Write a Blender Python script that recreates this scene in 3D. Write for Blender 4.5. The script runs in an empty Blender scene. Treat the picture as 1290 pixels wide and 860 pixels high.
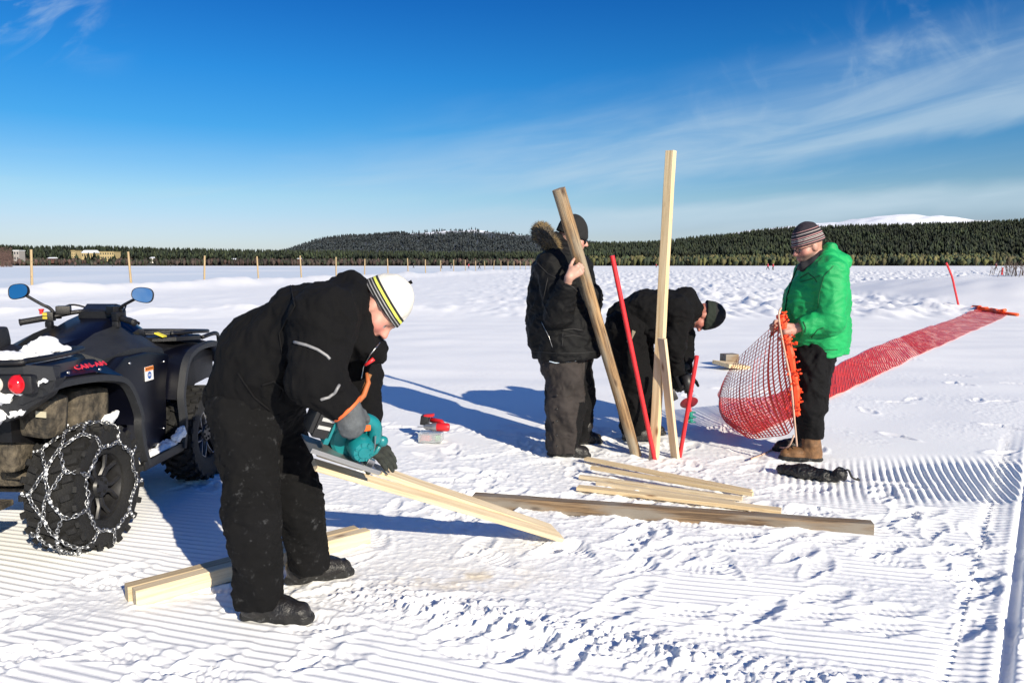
import bpy, bmesh, math, random
import numpy as np
from mathutils import Vector, Matrix
R = math.radians
random.seed(7)
rng = np.random.default_rng(11)
scn = bpy.context.scene
COL = scn.collection
# ------------------------------------------------------------------ camera model
F_PX, CX, CY, CAM_H, PITCH = 932.0, 645.0, 430.0, 1.40, math.atan(97.0/932.0)
cs, sn = math.cos(PITCH), math.sin(PITCH)
def ray(px, py):
    x, v = (px-CX)/F_PX, (CY-py)/F_PX
    return Vector((x, cs+v*sn, -sn+v*cs))
def P(px, py, Y):
    d = ray(px, py); return Vector((0, 0, CAM_H)) + d*(Y/d.y)
def G(px, py, z=0.0):
    d = ray(px, py); return Vector((0, 0, CAM_H)) + d*((z-CAM_H)/d.z)
cd = bpy.data.cameras.new('camera'); cam = bpy.data.objects.new('camera', cd); COL.objects.link(cam)
cam.location = (0, 0, CAM_H); cam.rotation_euler = (math.pi/2-PITCH, 0, 0)
cd.sensor_width = 36; cd.lens = F_PX/1290*36; cd.clip_start = 0.05; cd.clip_end = 40000
scn.camera = cam
# ------------------------------------------------------------------ noise
_perm = rng.permutation(256).astype(np.int64); _perm = np.concatenate([_perm]*3)
_grad = rng.normal(size=(256, 3)); _grad /= np.linalg.norm(_grad, axis=1)[:, None]
def perlin(x, y, z=None):
    x = np.asarray(x, dtype=np.float64); y = np.asarray(y, dtype=np.float64)
    if z is None:
        xi = np.floor(x).astype(np.int64); yi = np.floor(y).astype(np.int64)
        xf, yf = x-xi, y-yi; xi &= 255; yi &= 255
        u, v = xf*xf*xf*(xf*(xf*6-15)+10), yf*yf*yf*(yf*(yf*6-15)+10)
        def g(i, j, a, b):
            h = _perm[_perm[(xi+i) & 255]+((yi+j) & 255)] & 255
            return _grad[h, 0]*a+_grad[h, 1]*b
        n0 = g(0, 0, xf, yf); n1 = g(1, 0, xf-1, yf); n2 = g(0, 1, xf, yf-1); n3 = g(1, 1, xf-1, yf-1)
        a = n0+u*(n1-n0); b = n2+u*(n3-n2)
        return (a+v*(b-a))*1.5
    z = np.asarray(z, dtype=np.float64)
    xi = np.floor(x).astype(np.int64); yi = np.floor(y).astype(np.int64); zi = np.floor(z).astype(np.int64)
    xf, yf, zf = x-xi, y-yi, z-zi; xi &= 255; yi &= 255; zi &= 255
    f = lambda t: t*t*t*(t*(t*6-15)+10)
    u, v, w = f(xf), f(yf), f(zf)
    def g(i, j, k):
        h = _perm[_perm[_perm[(xi+i) & 255]+((yi+j) & 255)]+((zi+k) & 255)] & 255
        q = _grad[h]
        return q[..., 0]*(xf-i)+q[..., 1]*(yf-j)+q[..., 2]*(zf-k)
    L = lambda a, b, t: a+t*(b-a)
    return 1.4*L(L(L(g(0,0,0), g(1,0,0), u), L(g(0,1,0), g(1,1,0), u), v),
             L(L(g(0,0,1), g(1,0,1), u), L(g(0,1,1), g(1,1,1), u), v), w)
def sstep(a, b, x):
    t = np.clip((x-a)/(b-a), 0, 1); return t*t*(3-2*t)
# ------------------------------------------------------------------ materials
def nd(nt, t, **kw):
    n = nt.nodes.new(t)
    for k, v in kw.items(): setattr(n, k, v)
    return n
def mat(name, col, rough=0.6, var=0.0, vscale=8.0, bump=0.0, bscale=60.0, metal=0.0, col2=None, stretch=(1,1,1), spec=None, coat=0.0, dust=0.0, dustcol=(.75,.77,.8), sheen=0.0, dscale=9.0, crease=0.0, cscale=7.0):
    m = bpy.data.materials.new(name); m.use_nodes = True
    nt = m.node_tree; b = nt.nodes['Principled BSDF']; L = nt.links.new
    b.inputs['Base Color'].default_value = (*col, 1); b.inputs['Roughness'].default_value = rough; b.inputs['Metallic'].default_value = metal
    if spec is not None: b.inputs['Specular IOR Level'].default_value = spec
    if coat: b.inputs['Coat Weight'].default_value = coat; b.inputs['Coat Roughness'].default_value = .15
    if sheen: b.inputs['Sheen Weight'].default_value = sheen; b.inputs['Sheen Roughness'].default_value = .5
    tc = nd(nt, 'ShaderNodeTexCoord'); mp = nd(nt, 'ShaderNodeMapping'); mp.inputs['Scale'].default_value = stretch
    L(tc.outputs['Object'], mp.inputs['Vector'])
    c_out = None
    if var or col2 is not None:
        n = nd(nt, 'ShaderNodeTexNoise'); n.inputs['Scale'].default_value = vscale; n.inputs['Detail'].default_value = 6; n.inputs['Roughness'].default_value = .65
        L(mp.outputs[0], n.inputs['Vector'])
        rp = nd(nt, 'ShaderNodeValToRGB'); e = rp.color_ramp.elements
        c2 = col2 if col2 is not None else tuple(c*(1-var) for c in col)
        e[0].position = .35; e[1].position = .65; e[0].color = (*c2, 1); e[1].color = (*(min(1, c*(1+var)) for c in col), 1)
        L(n.outputs['Fac'], rp.inputs['Fac']); c_out = rp.outputs['Color']
        r2 = nd(nt, 'ShaderNodeMapRange'); r2.inputs['To Min'].default_value = max(0, rough-.12); r2.inputs['To Max'].default_value = min(1, rough+.12)
        L(n.outputs['Fac'], r2.inputs['Value']); L(r2.outputs[0], b.inputs['Roughness'])
    if dust:
        n = nd(nt, 'ShaderNodeTexNoise'); n.inputs['Scale'].default_value = dscale; n.inputs['Detail'].default_value = 9; n.inputs['Roughness'].default_value = .8
        L(tc.outputs['Object'], n.inputs['Vector'])
        rp = nd(nt, 'ShaderNodeValToRGB'); e = rp.color_ramp.elements
        e[0].position = .62-.12*dust; e[1].position = .78; e[0].color = (0,0,0,1); e[1].color = (min(1,dust),)*3+(1,)
        L(n.outputs['Fac'], rp.inputs['Fac'])
        mx = nd(nt, 'ShaderNodeMix', data_type='RGBA'); mx.inputs['B'].default_value = (*dustcol, 1)
        L(rp.outputs['Color'], mx.inputs['Factor'])
        if c_out: L(c_out, mx.inputs['A'])
        else: mx.inputs['A'].default_value = (*col, 1)
        c_out = mx.outputs['Result']
    if c_out: L(c_out, b.inputs['Base Color'])
    if bump:
        n = nd(nt, 'ShaderNodeTexNoise'); n.inputs['Scale'].default_value = bscale; n.inputs['Detail'].default_value = 5
        L(mp.outputs[0], n.inputs['Vector'])
        bp = nd(nt, 'ShaderNodeBump'); bp.inputs['Strength'].default_value = bump; bp.inputs['Distance'].default_value = .01
        L(n.outputs['Fac'], bp.inputs['Height']); L(bp.outputs[0], b.inputs['Normal'])
    if crease:                                   # sharp little cloth creases
        n = nd(nt, 'ShaderNodeTexNoise'); n.inputs['Scale'].default_value = cscale; n.inputs['Detail'].default_value = 1.5; n.inputs['Distortion'].default_value = .7
        L(mp.outputs[0], n.inputs['Vector'])
        s1 = nd(nt, 'ShaderNodeMath', operation='SUBTRACT'); s1.inputs[1].default_value = .5; L(n.outputs['Fac'], s1.inputs[0])
        s2 = nd(nt, 'ShaderNodeMath', operation='ABSOLUTE'); L(s1.outputs[0], s2.inputs[0])
        s3 = nd(nt, 'ShaderNodeMapRange', interpolation_type='SMOOTHSTEP'); s3.inputs['From Max'].default_value = .16; L(s2.outputs[0], s3.inputs['Value'])
        b2 = nd(nt, 'ShaderNodeBump'); b2.inputs['Strength'].default_value = crease; b2.inputs['Distance'].default_value = .016
        L(s3.outputs[0], b2.inputs['Height'])
        if bump: L(bp.outputs[0], b2.inputs['Normal'])
        L(b2.outputs[0], b.inputs['Normal'])
    return m
def attr_mat(name, rough=.5, bump=0, bscale=200, sss=0, mult=None):
    m = bpy.data.materials.new(name); m.use_nodes = True; nt = m.node_tree; b = nt.nodes['Principled BSDF']
    a = nd(nt, 'ShaderNodeAttribute'); a.attribute_name = 'tint'
    nt.links.new(a.outputs['Color'], b.inputs['Base Color']); b.inputs['Roughness'].default_value = rough
    if bump:
        tc = nd(nt, 'ShaderNodeTexCoord'); n = nd(nt, 'ShaderNodeTexNoise'); n.inputs['Scale'].default_value = bscale; n.inputs['Detail'].default_value = 4
        nt.links.new(tc.outputs['Object'], n.inputs['Vector'])
        bp = nd(nt, 'ShaderNodeBump'); bp.inputs['Strength'].default_value = bump; bp.inputs['Distance'].default_value = .004
        nt.links.new(n.outputs['Fac'], bp.inputs['Height']); nt.links.new(bp.outputs[0], b.inputs['Normal'])
    if sss: b.inputs['Subsurface Weight'].default_value = sss; b.inputs['Subsurface Radius'].default_value = (.01,.004,.002)
    return m
def wood_mat(name, light, dark, grain=1.0, knots=True, rough=.65, grey=None):
    # length of the timber runs along local X
    m = bpy.data.materials.new(name); m.use_nodes = True; nt = m.node_tree; b = nt.nodes['Principled BSDF']; L = nt.links.new
    tc = nd(nt, 'ShaderNodeTexCoord'); oi = nd(nt, 'ShaderNodeObjectInfo')
    add = nd(nt, 'ShaderNodeVectorMath', operation='ADD'); sc = nd(nt, 'ShaderNodeVectorMath', operation='SCALE'); sc.inputs['Scale'].default_value = 40
    cmb = nd(nt, 'ShaderNodeCombineXYZ')
    for i in range(3): L(oi.outputs['Random'], cmb.inputs[i])
    L(cmb.outputs[0], sc.inputs[0]); L(tc.outputs['Object'], add.inputs[0]); L(sc.outputs[0], add.inputs[1])
    mp = nd(nt, 'ShaderNodeMapping'); mp.inputs['Scale'].default_value = (1.2, 34, 34); L(add.outputs[0], mp.inputs['Vector'])
    n = nd(nt, 'ShaderNodeTexNoise'); n.inputs['Scale'].default_value = 1.6; n.inputs['Detail'].default_value = 8; n.inputs['Roughness'].default_value = .6; n.inputs['Distortion'].default_value = .4
    L(mp.outputs[0], n.inputs['Vector'])
    rp = nd(nt, 'ShaderNodeValToRGB'); e = rp.color_ramp.elements; e[0].position = .33; e[1].position = .62; e[0].color = (*dark, 1); e[1].color = (*light, 1)
    nf = nd(nt, 'ShaderNodeTexNoise'); nf.inputs['Scale'].default_value = 1; nf.inputs['Detail'].default_value = 5; nf.inputs['Roughness'].default_value = .7
    mpf = nd(nt, 'ShaderNodeMapping'); mpf.inputs['Scale'].default_value = (3.5, 190, 190); L(add.outputs[0], mpf.inputs['Vector']); L(mpf.outputs[0], nf.inputs['Vector'])
    mf_ = nd(nt, 'ShaderNodeMath', operation='MULTIPLY_ADD'); L(nf.outputs['Fac'], mf_.inputs[0]); mf_.inputs[1].default_value = .9*grain; mf_.inputs[2].default_value = -.45*grain
    ad_ = nd(nt, 'ShaderNodeMath', operation='ADD'); L(n.outputs['Fac'], ad_.inputs[0]); L(mf_.outputs[0], ad_.inputs[1])
    L(ad_.outputs[0], rp.inputs['Fac']); out = rp.outputs['Color']
    if grey is not None:
        n3 = nd(nt, 'ShaderNodeTexNoise'); n3.inputs['Scale'].default_value = 3; n3.inputs['Detail'].default_value = 6
        mp3 = nd(nt, 'ShaderNodeMapping'); mp3.inputs['Scale'].default_value = (1, 5, 5); L(add.outputs[0], mp3.inputs['Vector']); L(mp3.outputs[0], n3.inputs['Vector'])
        r3 = nd(nt, 'ShaderNodeValToRGB'); r3.color_ramp.elements[0].position = .42; r3.color_ramp.elements[1].position = .6
        mx = nd(nt, 'ShaderNodeMix', data_type='RGBA'); L(n3.outputs['Fac'], r3.inputs['Fac']); L(r3.outputs['Color'], mx.inputs['Factor']); L(out, mx.inputs['A']); mx.inputs['B'].default_value = (*grey, 1); out = mx.outputs['Result']
    if knots:
        v = nd(nt, 'ShaderNodeTexVoronoi'); v.inputs['Scale'].default_value = 1; mp2 = nd(nt, 'ShaderNodeMapping'); mp2.inputs['Scale'].default_value = (3.3, 9, 9)
        L(add.outputs[0], mp2.inputs['Vector']); L(mp2.outputs[0], v.inputs['Vector'])
        r2 = nd(nt, 'ShaderNodeValToRGB'); r2.color_ramp.elements[0].position = .05; r2.color_ramp.elements[1].position = .16
        r2.color_ramp.elements[0].color = (1,1,1,1); r2.color_ramp.elements[1].color = (0,0,0,1)
        L(v.outputs['Distance'], r2.inputs['Fac'])
        mx = nd(nt, 'ShaderNodeMix', data_type='RGBA'); L(r2.outputs['Color'], mx.inputs['Factor']); L(out, mx.inputs['A']); mx.inputs['B'].default_value = (dark[0]*.45, dark[1]*.32, dark[2]*.25, 1); out = mx.outputs['Result']
    L(out, b.inputs['Base Color']); b.inputs['Roughness'].default_value = rough
    bp = nd(nt, 'ShaderNodeBump'); bp.inputs['Strength'].default_value = .5; bp.inputs['Distance'].default_value = .003
    L(ad_.outputs[0], bp.inputs['Height']); L(bp.outputs[0], b.inputs['Normal'])
    return m
# ------------------------------------------------------------------ objects
def tag(o, label=None, cat=None, group=None, kind=None):
    if label: o['label'] = label
    if cat: o['category'] = cat
    if group: o['group'] = group
    if kind: o['kind'] = kind
    return o
def thing(name, loc, label, cat, group=None, rz=0):
    o = bpy.data.objects.new(name, None); COL.objects.link(o); o.location = loc; o.rotation_euler = (0, 0, rz); o.empty_display_size = .1
    return tag(o, label, cat, group)
def link(name, me, mats, parent=None, smooth=False, local=None):
    """link mesh me (coordinates local to parent, or world when no parent)"""
    o = bpy.data.objects.new(name, me); COL.objects.link(o)
    if not isinstance(mats, (list, tuple)): mats = [mats]
    for m in mats: me.materials.append(m)
    if parent is not None: o.parent = parent
    if local is not None: o.matrix_local = local
    if smooth: me.polygons.foreach_set('use_smooth', np.ones(len(me.polygons), dtype=bool))
    return o
def mesh_np(name, V, faces4=None, faces3=None):
    me = bpy.data.meshes.new(name); V = np.asarray(V, dtype=np.float32)
    me.vertices.add(len(V)); me.vertices.foreach_set('co', V.ravel())
    n4 = 0 if faces4 is None else len(faces4); n3 = 0 if faces3 is None else len(faces3)
    loops = []; tot = []
    if n4: loops.append(np.asarray(faces4, dtype=np.int32).ravel()); tot.append(np.full(n4, 4, dtype=np.int32))
    if n3: loops.append(np.asarray(faces3, dtype=np.int32).ravel()); tot.append(np.full(n3, 3, dtype=np.int32))
    loops = np.concatenate(loops); tot = np.concatenate(tot)
    me.loops.add(len(loops)); me.loops.foreach_set('vertex_index', loops)
    me.polygons.add(len(tot)); st = np.concatenate([[0], np.cumsum(tot)[:-1]]).astype(np.int32)
    me.polygons.foreach_set('loop_start', st); me.polygons.foreach_set('loop_total', tot)
    me.update(calc_edges=True); me.validate()
    return me
class MB:
    """collects plain shapes, then builds one mesh"""
    def __init__(s): s.bm = bmesh.new(); s.mi = 0
    def _f(s, vs):
        try:
            f = s.bm.faces.new(vs); f.material_index = s.mi; return f
        except ValueError: return None
    def box(s, c, size, M=None, bev=0.0):
        c = Vector(c); h = Vector(size)/2
        tmp = bmesh.new()
        vs = [tmp.verts.new((x*h.x, y*h.y, z*h.z)) for x in (-1, 1) for y in (-1, 1) for z in (-1, 1)]
        for q in ((0,1,3,2), (4,6,7,5), (0,4,5,1), (2,3,7,6), (0,2,6,4), (1,5,7,3)): tmp.faces.new([vs[i] for i in q])
        if bev: bmesh.ops.bevel(tmp, geom=list(tmp.edges), offset=bev, segments=2, affect='EDGES', profile=.6)
        T = Matrix.Translation(c) @ (M.to_4x4() if M is not None else Matrix())
        s.add_bm(tmp, T); return s
    def add_bm(s, tmp, T=Matrix()):
        mp = {v: s.bm.verts.new(T @ v.co) for v in tmp.verts}
        for f in tmp.faces: s._f([mp[v] for v in f.verts])
        tmp.free()
    def tube(s, pts, r, seg=8, cap=True, closed=False):
        pts = [Vector(p) for p in pts]; n = len(pts); rr = r if isinstance(r, (list, tuple)) else [r]*n
        rings = []; up = None
        for i, p in enumerate(pts):
            if closed: t = pts[(i+1) % n]-pts[i-1]
            else: t = pts[min(i+1, n-1)]-pts[max(i-1, 0)]
            t.normalize()
            if up is None:
                up = Vector((0, 0, 1)) if abs(t.z) < .9 else Vector((1, 0, 0))
            a = t.cross(up).normalized(); b = a.cross(t).normalized(); up = b
            rings.append([s.bm.verts.new(p+(a*math.cos(k*2*math.pi/seg)+b*math.sin(k*2*math.pi/seg))*rr[i]) for k in range(seg)])
        for i in range(n if closed else n-1):
            A, B = rings[i], rings[(i+1) % n]
            for k in range(seg): s._f([A[k], A[(k+1) % seg], B[(k+1) % seg], B[k]])
        if cap and not closed: s._f(rings[0][::-1]); s._f(rings[-1])
        return s
    def prism(s, poly, axis, a0, a1, bev=0.0):
        """polygon (2D) extruded along axis 'x','y','z' from a0 to a1"""
        tmp = bmesh.new()
        def mk(p, a):
            return {'x': (a, p[0], p[1]), 'y': (p[0], a, p[1]), 'z': (p[0], p[1], a)}[axis]
        A = [tmp.verts.new(mk(p, a0)) for p in poly]; B = [tmp.verts.new(mk(p, a1)) for p in poly]; n = len(poly)
        tmp.faces.new(A[::-1]); tmp.faces.new(B)
        for i in range(n): tmp.faces.new([A[i], A[(i+1) % n], B[(i+1) % n], B[i]])
        bmesh.ops.recalc_face_normals(tmp, faces=tmp.faces)
        if bev: bmesh.ops.bevel(tmp, geom=list(tmp.edges), offset=bev, segments=2, affect='EDGES', profile=.6, clamp_overlap=True)
        s.add_bm(tmp); return s
    def lathe(s, prof, M, seg=32, closed=True):
        """prof: list of (radius, height) about local Z of matrix M"""
        rings = [[s.bm.verts.new(M @ Vector((r*math.cos(k*2*math.pi/seg), r*math.sin(k*2*math.pi/seg), h))) for k in range(seg)] for r, h in prof]
        for i in range(len(rings)-1):
            for k in range(seg): s._f([rings[i][k], rings[i][(k+1) % seg], rings[i+1][(k+1) % seg], rings[i+1][k]])
        if closed: s._f(rings[0][::-1]); s._f(rings[-1])
        return s
    def loft(s, rings, cap=True):
        rr = [[s.bm.verts.new(Vector(p)) for p in r] for r in rings]; n = len(rr[0])
        for i in range(len(rr)-1):
            for k in range(n): s._f([rr[i][k], rr[i][(k+1) % n], rr[i+1][(k+1) % n], rr[i+1][k]])
        if cap: s._f(rr[0][::-1]); s._f(rr[-1])
        return s
    def sphere(s, c, r, sub=2, scale=(1,1,1), M=None):
        tmp = bmesh.new(); bmesh.ops.create_icosphere(tmp, subdivisions=sub, radius=r)
        T = Matrix.Translation(Vector(c)) @ (M.to_4x4() if M is not None else Matrix()) @ Matrix.Diagonal((*scale, 1)); s.add_bm(tmp, T); return s
    def build(s, name, mats, parent=None, smooth=False, local=None, angle=None):
        bmesh.ops.recalc_face_normals(s.bm, faces=s.bm.faces)
        me = bpy.data.meshes.new(name); s.bm.to_mesh(me); s.bm.free()
        o = link(name, me, mats, parent, smooth or angle is not None, local)
        if angle is not None:
            try: me.set_sharp_from_angle(angle=R(angle))
            except Exception: pass
        return o
# ------------------------------------------------------------------ implicit surfaces
def smin(a, b, k):
    if k <= 0: return np.minimum(a, b)
    h = np.clip(.5+.5*(b-a)/k, 0, 1)
    return b+(a-b)*h-k*h*(1-h)
def rc(a, b, ra, rb=None, ax=None, sc=1.0, k=.03):
    return ('rc', np.array(a, float), np.array(b, float), ra, ra if rb is None else rb, None if ax is None else np.array(Vector(ax).normalized(), float), sc, k)
def ell(c, r, M=None, k=.02):
    return ('el', np.array(c, float), np.array(r, float), None if M is None else np.array(M.to_3x3(), float), k)
def chain(pts, rad, ax=None, sc=1.0, k=.03):
    return [rc(pts[i], pts[i+1], rad[i], rad[i+1], ax, sc, k) for i in range(len(pts)-1)]
def ev(pr, Q):
    if pr[0] == 'rc':
        _, a, b, ra, rb, ax, sc, k = pr
        ab = b-a; L2 = max(ab@ab, 1e-12); t = np.clip(((Q-a)@ab)/L2, 0, 1)
        q = Q-(a+t[:, None]*ab)
        if ax is not None: q = q+(q@ax)[:, None]*ax*(1/sc-1)
        return np.sqrt((q*q).sum(1))-(ra+(rb-ra)*t)
    _, c, r, M, k = pr
    q = Q-c
    if M is not None: q = q@M
    l = np.sqrt(((q/r)**2).sum(1)); l2 = np.sqrt(((q/(r*r))**2).sum(1))
    return l*(l-1)/np.maximum(l2, 1e-9)
def sdf(prims, Q, cuts=(), subs=(), shell=None):
    d = None
    for p in prims:
        e = ev(p, Q); d = e if d is None else smin(d, e, p[-1])
    for s in subs:
        e = -ev(s, Q); d = -smin(-d, -e, s[-1])
    for ct in cuts:                              # keeps the side the normal points away from; an optional radius keeps the cut local
        pt, nrm = ct[0], ct[1]
        n = np.array(Vector(nrm).normalized()); e = (Q-np.array(pt))@n
        if len(ct) > 2: e = np.minimum(e, ct[2]-np.sqrt(((Q-np.array(pt))**2).sum(1)))
        if shell is not None: d2 = np.maximum(d, -(np.maximum(d+shell, -(e+.14)))); d = d2
        d = np.maximum(d, e)
    return d
def nets(prims, h, cuts=(), subs=(), shell=None, pad=.03):
    lo = np.full(3, 1e9); hi = -lo
    for p in prims:
        if p[0] == 'rc':
            r = max(p[3], p[4])*max(1.0, p[6]); 
            for c in (p[1], p[2]): lo = np.minimum(lo, c-r); hi = np.maximum(hi, c+r)
        else:
            r = p[2].max(); lo = np.minimum(lo, p[1]-r); hi = np.maximum(hi, p[1]+r)
    lo -= pad; hi += pad
    B = 8; n = np.ceil((hi-lo)/h/B).astype(int)*B+1
    nb = (n-1)//B
    # block centres first, so only blocks near the surface are evaluated finely
    g = [lo[i]+(np.arange(nb[i])+.5)*B*h for i in range(3)]
    C = np.stack(np.meshgrid(*g, indexing='ij'), -1).reshape(-1, 3)
    dc = sdf(prims, C, cuts, subs, shell); near = np.abs(dc) < B*h*1.9
    D = np.ones(n, dtype=np.float32); bi = np.stack(np.meshgrid(*[np.arange(k) for k in nb], indexing='ij'), -1).reshape(-1, 3)
    for (i, j, k), dd in zip(bi[~near], dc[~near]):
        if dd < 0: D[i*B:(i+1)*B+1, j*B:(j+1)*B+1, k*B:(k+1)*B+1] = -1
    off = np.stack(np.meshgrid(*[np.arange(B+1)]*3, indexing='ij'), -1).reshape(-1, 3)
    nbk = bi[near]
    for s in range(0, len(nbk), 400):
        blk = nbk[s:s+400]; idx = (blk[:, None, :]*B+off[None]).reshape(-1, 3)
        D[idx[:, 0], idx[:, 1], idx[:, 2]] = sdf(prims, lo+idx*h, cuts, subs, shell)
    S = D < 0
    cnt = sum(S[i:n[0]-1+i, j:n[1]-1+j, k:n[2]-1+k].astype(np.int8) for i in (0, 1) for j in (0, 1) for k in (0, 1))
    act = (cnt > 0) & (cnt < 8); cells = np.argwhere(act); vid = np.full(act.shape, -1, dtype=np.int64); vid[act] = np.arange(len(cells))
    acc = np.zeros((len(cells), 3)); num = np.zeros(len(cells))
    for ax in range(3):
        o1, o2 = [a for a in range(3) if a != ax]
        for a in (0, 1):
            for b in (0, 1):
                p0 = cells.copy(); p0[:, o1] += a; p0[:, o2] += b; p1 = p0.copy(); p1[:, ax] += 1
                d0 = D[p0[:, 0], p0[:, 1], p0[:, 2]]; d1 = D[p1[:, 0], p1[:, 1], p1[:, 2]]; m = (d0 < 0) != (d1 < 0)
                t = np.where(m, d0/np.where(m, d0-d1, 1), 0); pt = p0.astype(float); pt[:, ax] += t
                acc += pt*m[:, None]; num += m
    V = lo+acc/num[:, None]*h
    F = []
    for ax in range(3):
        o1, o2 = [(1, 2), (2, 0), (0, 1)][ax]
        sl0 = [slice(None)]*3; sl1 = [slice(None)]*3; sl0[ax] = slice(0, n[ax]-1); sl1[ax] = slice(1, n[ax])
        A, Bm = S[tuple(sl0)], S[tuple(sl1)]
        for flip, m in ((0, A & ~Bm), (1, ~A & Bm)):
            e = np.argwhere(m)
            ok = (e[:, o1] > 0) & (e[:, o2] > 0) & (e[:, o1] < n[o1]-1) & (e[:, o2] < n[o2]-1); e = e[ok]
            if not len(e): continue
            q = []
            for a, b in ((1, 1), (0, 1), (0, 0), (1, 0)):
                c = e.copy(); c[:, o1] -= a; c[:, o2] -= b; q.append(vid[c[:, 0], c[:, 1], c[:, 2]])
            q = np.stack(q, 1); F.append(q if not flip else q[:, ::-1])
    return V, np.concatenate(F)
def vnormals(V, F):
    n = np.cross(V[F[:, 2]]-V[F[:, 0]], V[F[:, 3]]-V[F[:, 1]]); N = np.zeros_like(V)
    for k in range(4): np.add.at(N, F[:, k], n)
    return N/np.maximum(np.linalg.norm(N, axis=1), 1e-12)[:, None]
def relax(V, F, it=2, f=.5):
    E = np.concatenate([F[:, [0, 1]], F[:, [1, 2]], F[:, [2, 3]], F[:, [3, 0]]])
    for _ in range(it):
        s = np.zeros_like(V); c = np.zeros(len(V))
        np.add.at(s, E[:, 0], V[E[:, 1]]); np.add.at(s, E[:, 1], V[E[:, 0]]); np.add.at(c, E[:, 0], 1); np.add.at(c, E[:, 1], 1)
        V = V+(s/np.maximum(c, 1)[:, None]-V)*f
    return V
def folds(V, N, amp, size, stretch=(1,1,1), seed=0.0, sharp=1.0):
    """cloth creases: ridged noise pushed along the normal"""
    q = V*np.array(stretch)/size+seed
    w = perlin(q[:, 0]*.5+9, q[:, 1]*.5, q[:, 2]*.5)
    a = perlin(q[:, 0]+w*1.2, q[:, 1]+w, q[:, 2]-w)
    b = perlin(q[:, 0]*2.1+5, q[:, 1]*2.1+w, q[:, 2]*2.1+3)
    r = (1-np.abs(a)*2.2)*.8+b*.35
    return V+N*(amp*(r-.45))[:, None]
def blob(name, prims, h, m, root, cuts=(), subs=(), shell=None, fold=None, it=2, tint=None, matfn=None, local=None):
    """mesh an implicit surface (world coordinates) and hang it under root"""
    V, Fq = nets(prims, h, cuts, subs, shell)
    V = relax(V, Fq, it)
    if fold:
        for fd in (fold if isinstance(fold, list) else [fold]):
            V = folds(V, vnormals(V, Fq), **fd)
    o0 = np.array(root.location) if (root is not None and local is None) else np.zeros(3)
    me = mesh_np(name, V-o0, Fq)
    if tint is not None:
        ca = me.color_attributes.new('tint', 'FLOAT_COLOR', 'POINT'); c = np.ones((len(V), 4), dtype=np.float32); c[:, :3] = tint(V); ca.data.foreach_set('color', c.ravel())
    o = link(name, me, m, root, True, local)
    if matfn is not None: me.polygons.foreach_set('material_index', matfn(V[Fq].mean(1)).astype(np.int32))
    return o
# ------------------------------------------------------------------ daylight
SUN = Vector((.555*math.cos(R(24)), -.832*math.cos(R(24)), math.sin(R(24))))
SUN_EL, SUN_ROT = R(24), math.atan2(.555, -.832)
sl = bpy.data.lights.new('sun', 'SUN'); sl.energy = 5.0; sl.angle = R(.5); sl.color = (1, .90, .72)
so = bpy.data.objects.new('sun', sl); COL.objects.link(so); so.rotation_euler = (-SUN).to_track_quat('-Z', 'Y').to_euler()
W = bpy.data.worlds.new('World'); scn.world = W; W.use_nodes = True
nt = W.node_tree; bg = nt.nodes['Background']; L = nt.links.new
sky = nd(nt, 'ShaderNodeTexSky', sky_type='NISHITA'); sky.sun_disc = False; sky.sun_elevation = SUN_EL; sky.sun_rotation = SUN_ROT
sky.altitude = 200; sky.air_density = 1.0; sky.dust_density = .4; sky.ozone_density = 1.6
tc = nd(nt, 'ShaderNodeTexCoord'); sep = nd(nt, 'ShaderNodeSeparateXYZ'); L(tc.outputs['Generated'], sep.inputs[0])
def mth(op, a, b=None, c=None, clamp=False):
    n = nd(nt, 'ShaderNodeMath', operation=op, use_clamp=clamp)
    for i, v in enumerate((a, b, c)):
        if v is None: continue
        if isinstance(v, (int, float)): n.inputs[i].default_value = v
        else: L(v, n.inputs[i])
    return n.outputs[0]
# deep clear northern sky: the blue grows with height
rmp = nd(nt, 'ShaderNodeValToRGB'); e = rmp.color_ramp.elements
e[0].position = 0.0; e[0].color = (.565, .64, .93, 1); e[1].position = .85; e[1].color = (.032, .30, .92, 1)
for p, c in ((.05, (.56, .635, .88)), (.087, (.50, .665, .83)), (.168, (.150, .54, .86)), (.234, (.080, .49, .89)), (.318, (.044, .377, .83)), (.40, (.036, .33, .85)), (.55, (.033, .31, .90))):
    k = e.new(p); k.color = (*c, 1)
L(sep.outputs['Z'], rmp.inputs['Fac'])
mul = nd(nt, 'ShaderNodeMix', data_type='RGBA', blend_type='MULTIPLY'); mul.inputs['Factor'].default_value = 1
L(sky.outputs[0], mul.inputs['A']); L(rmp.outputs['Color'], mul.inputs['B'])
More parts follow.
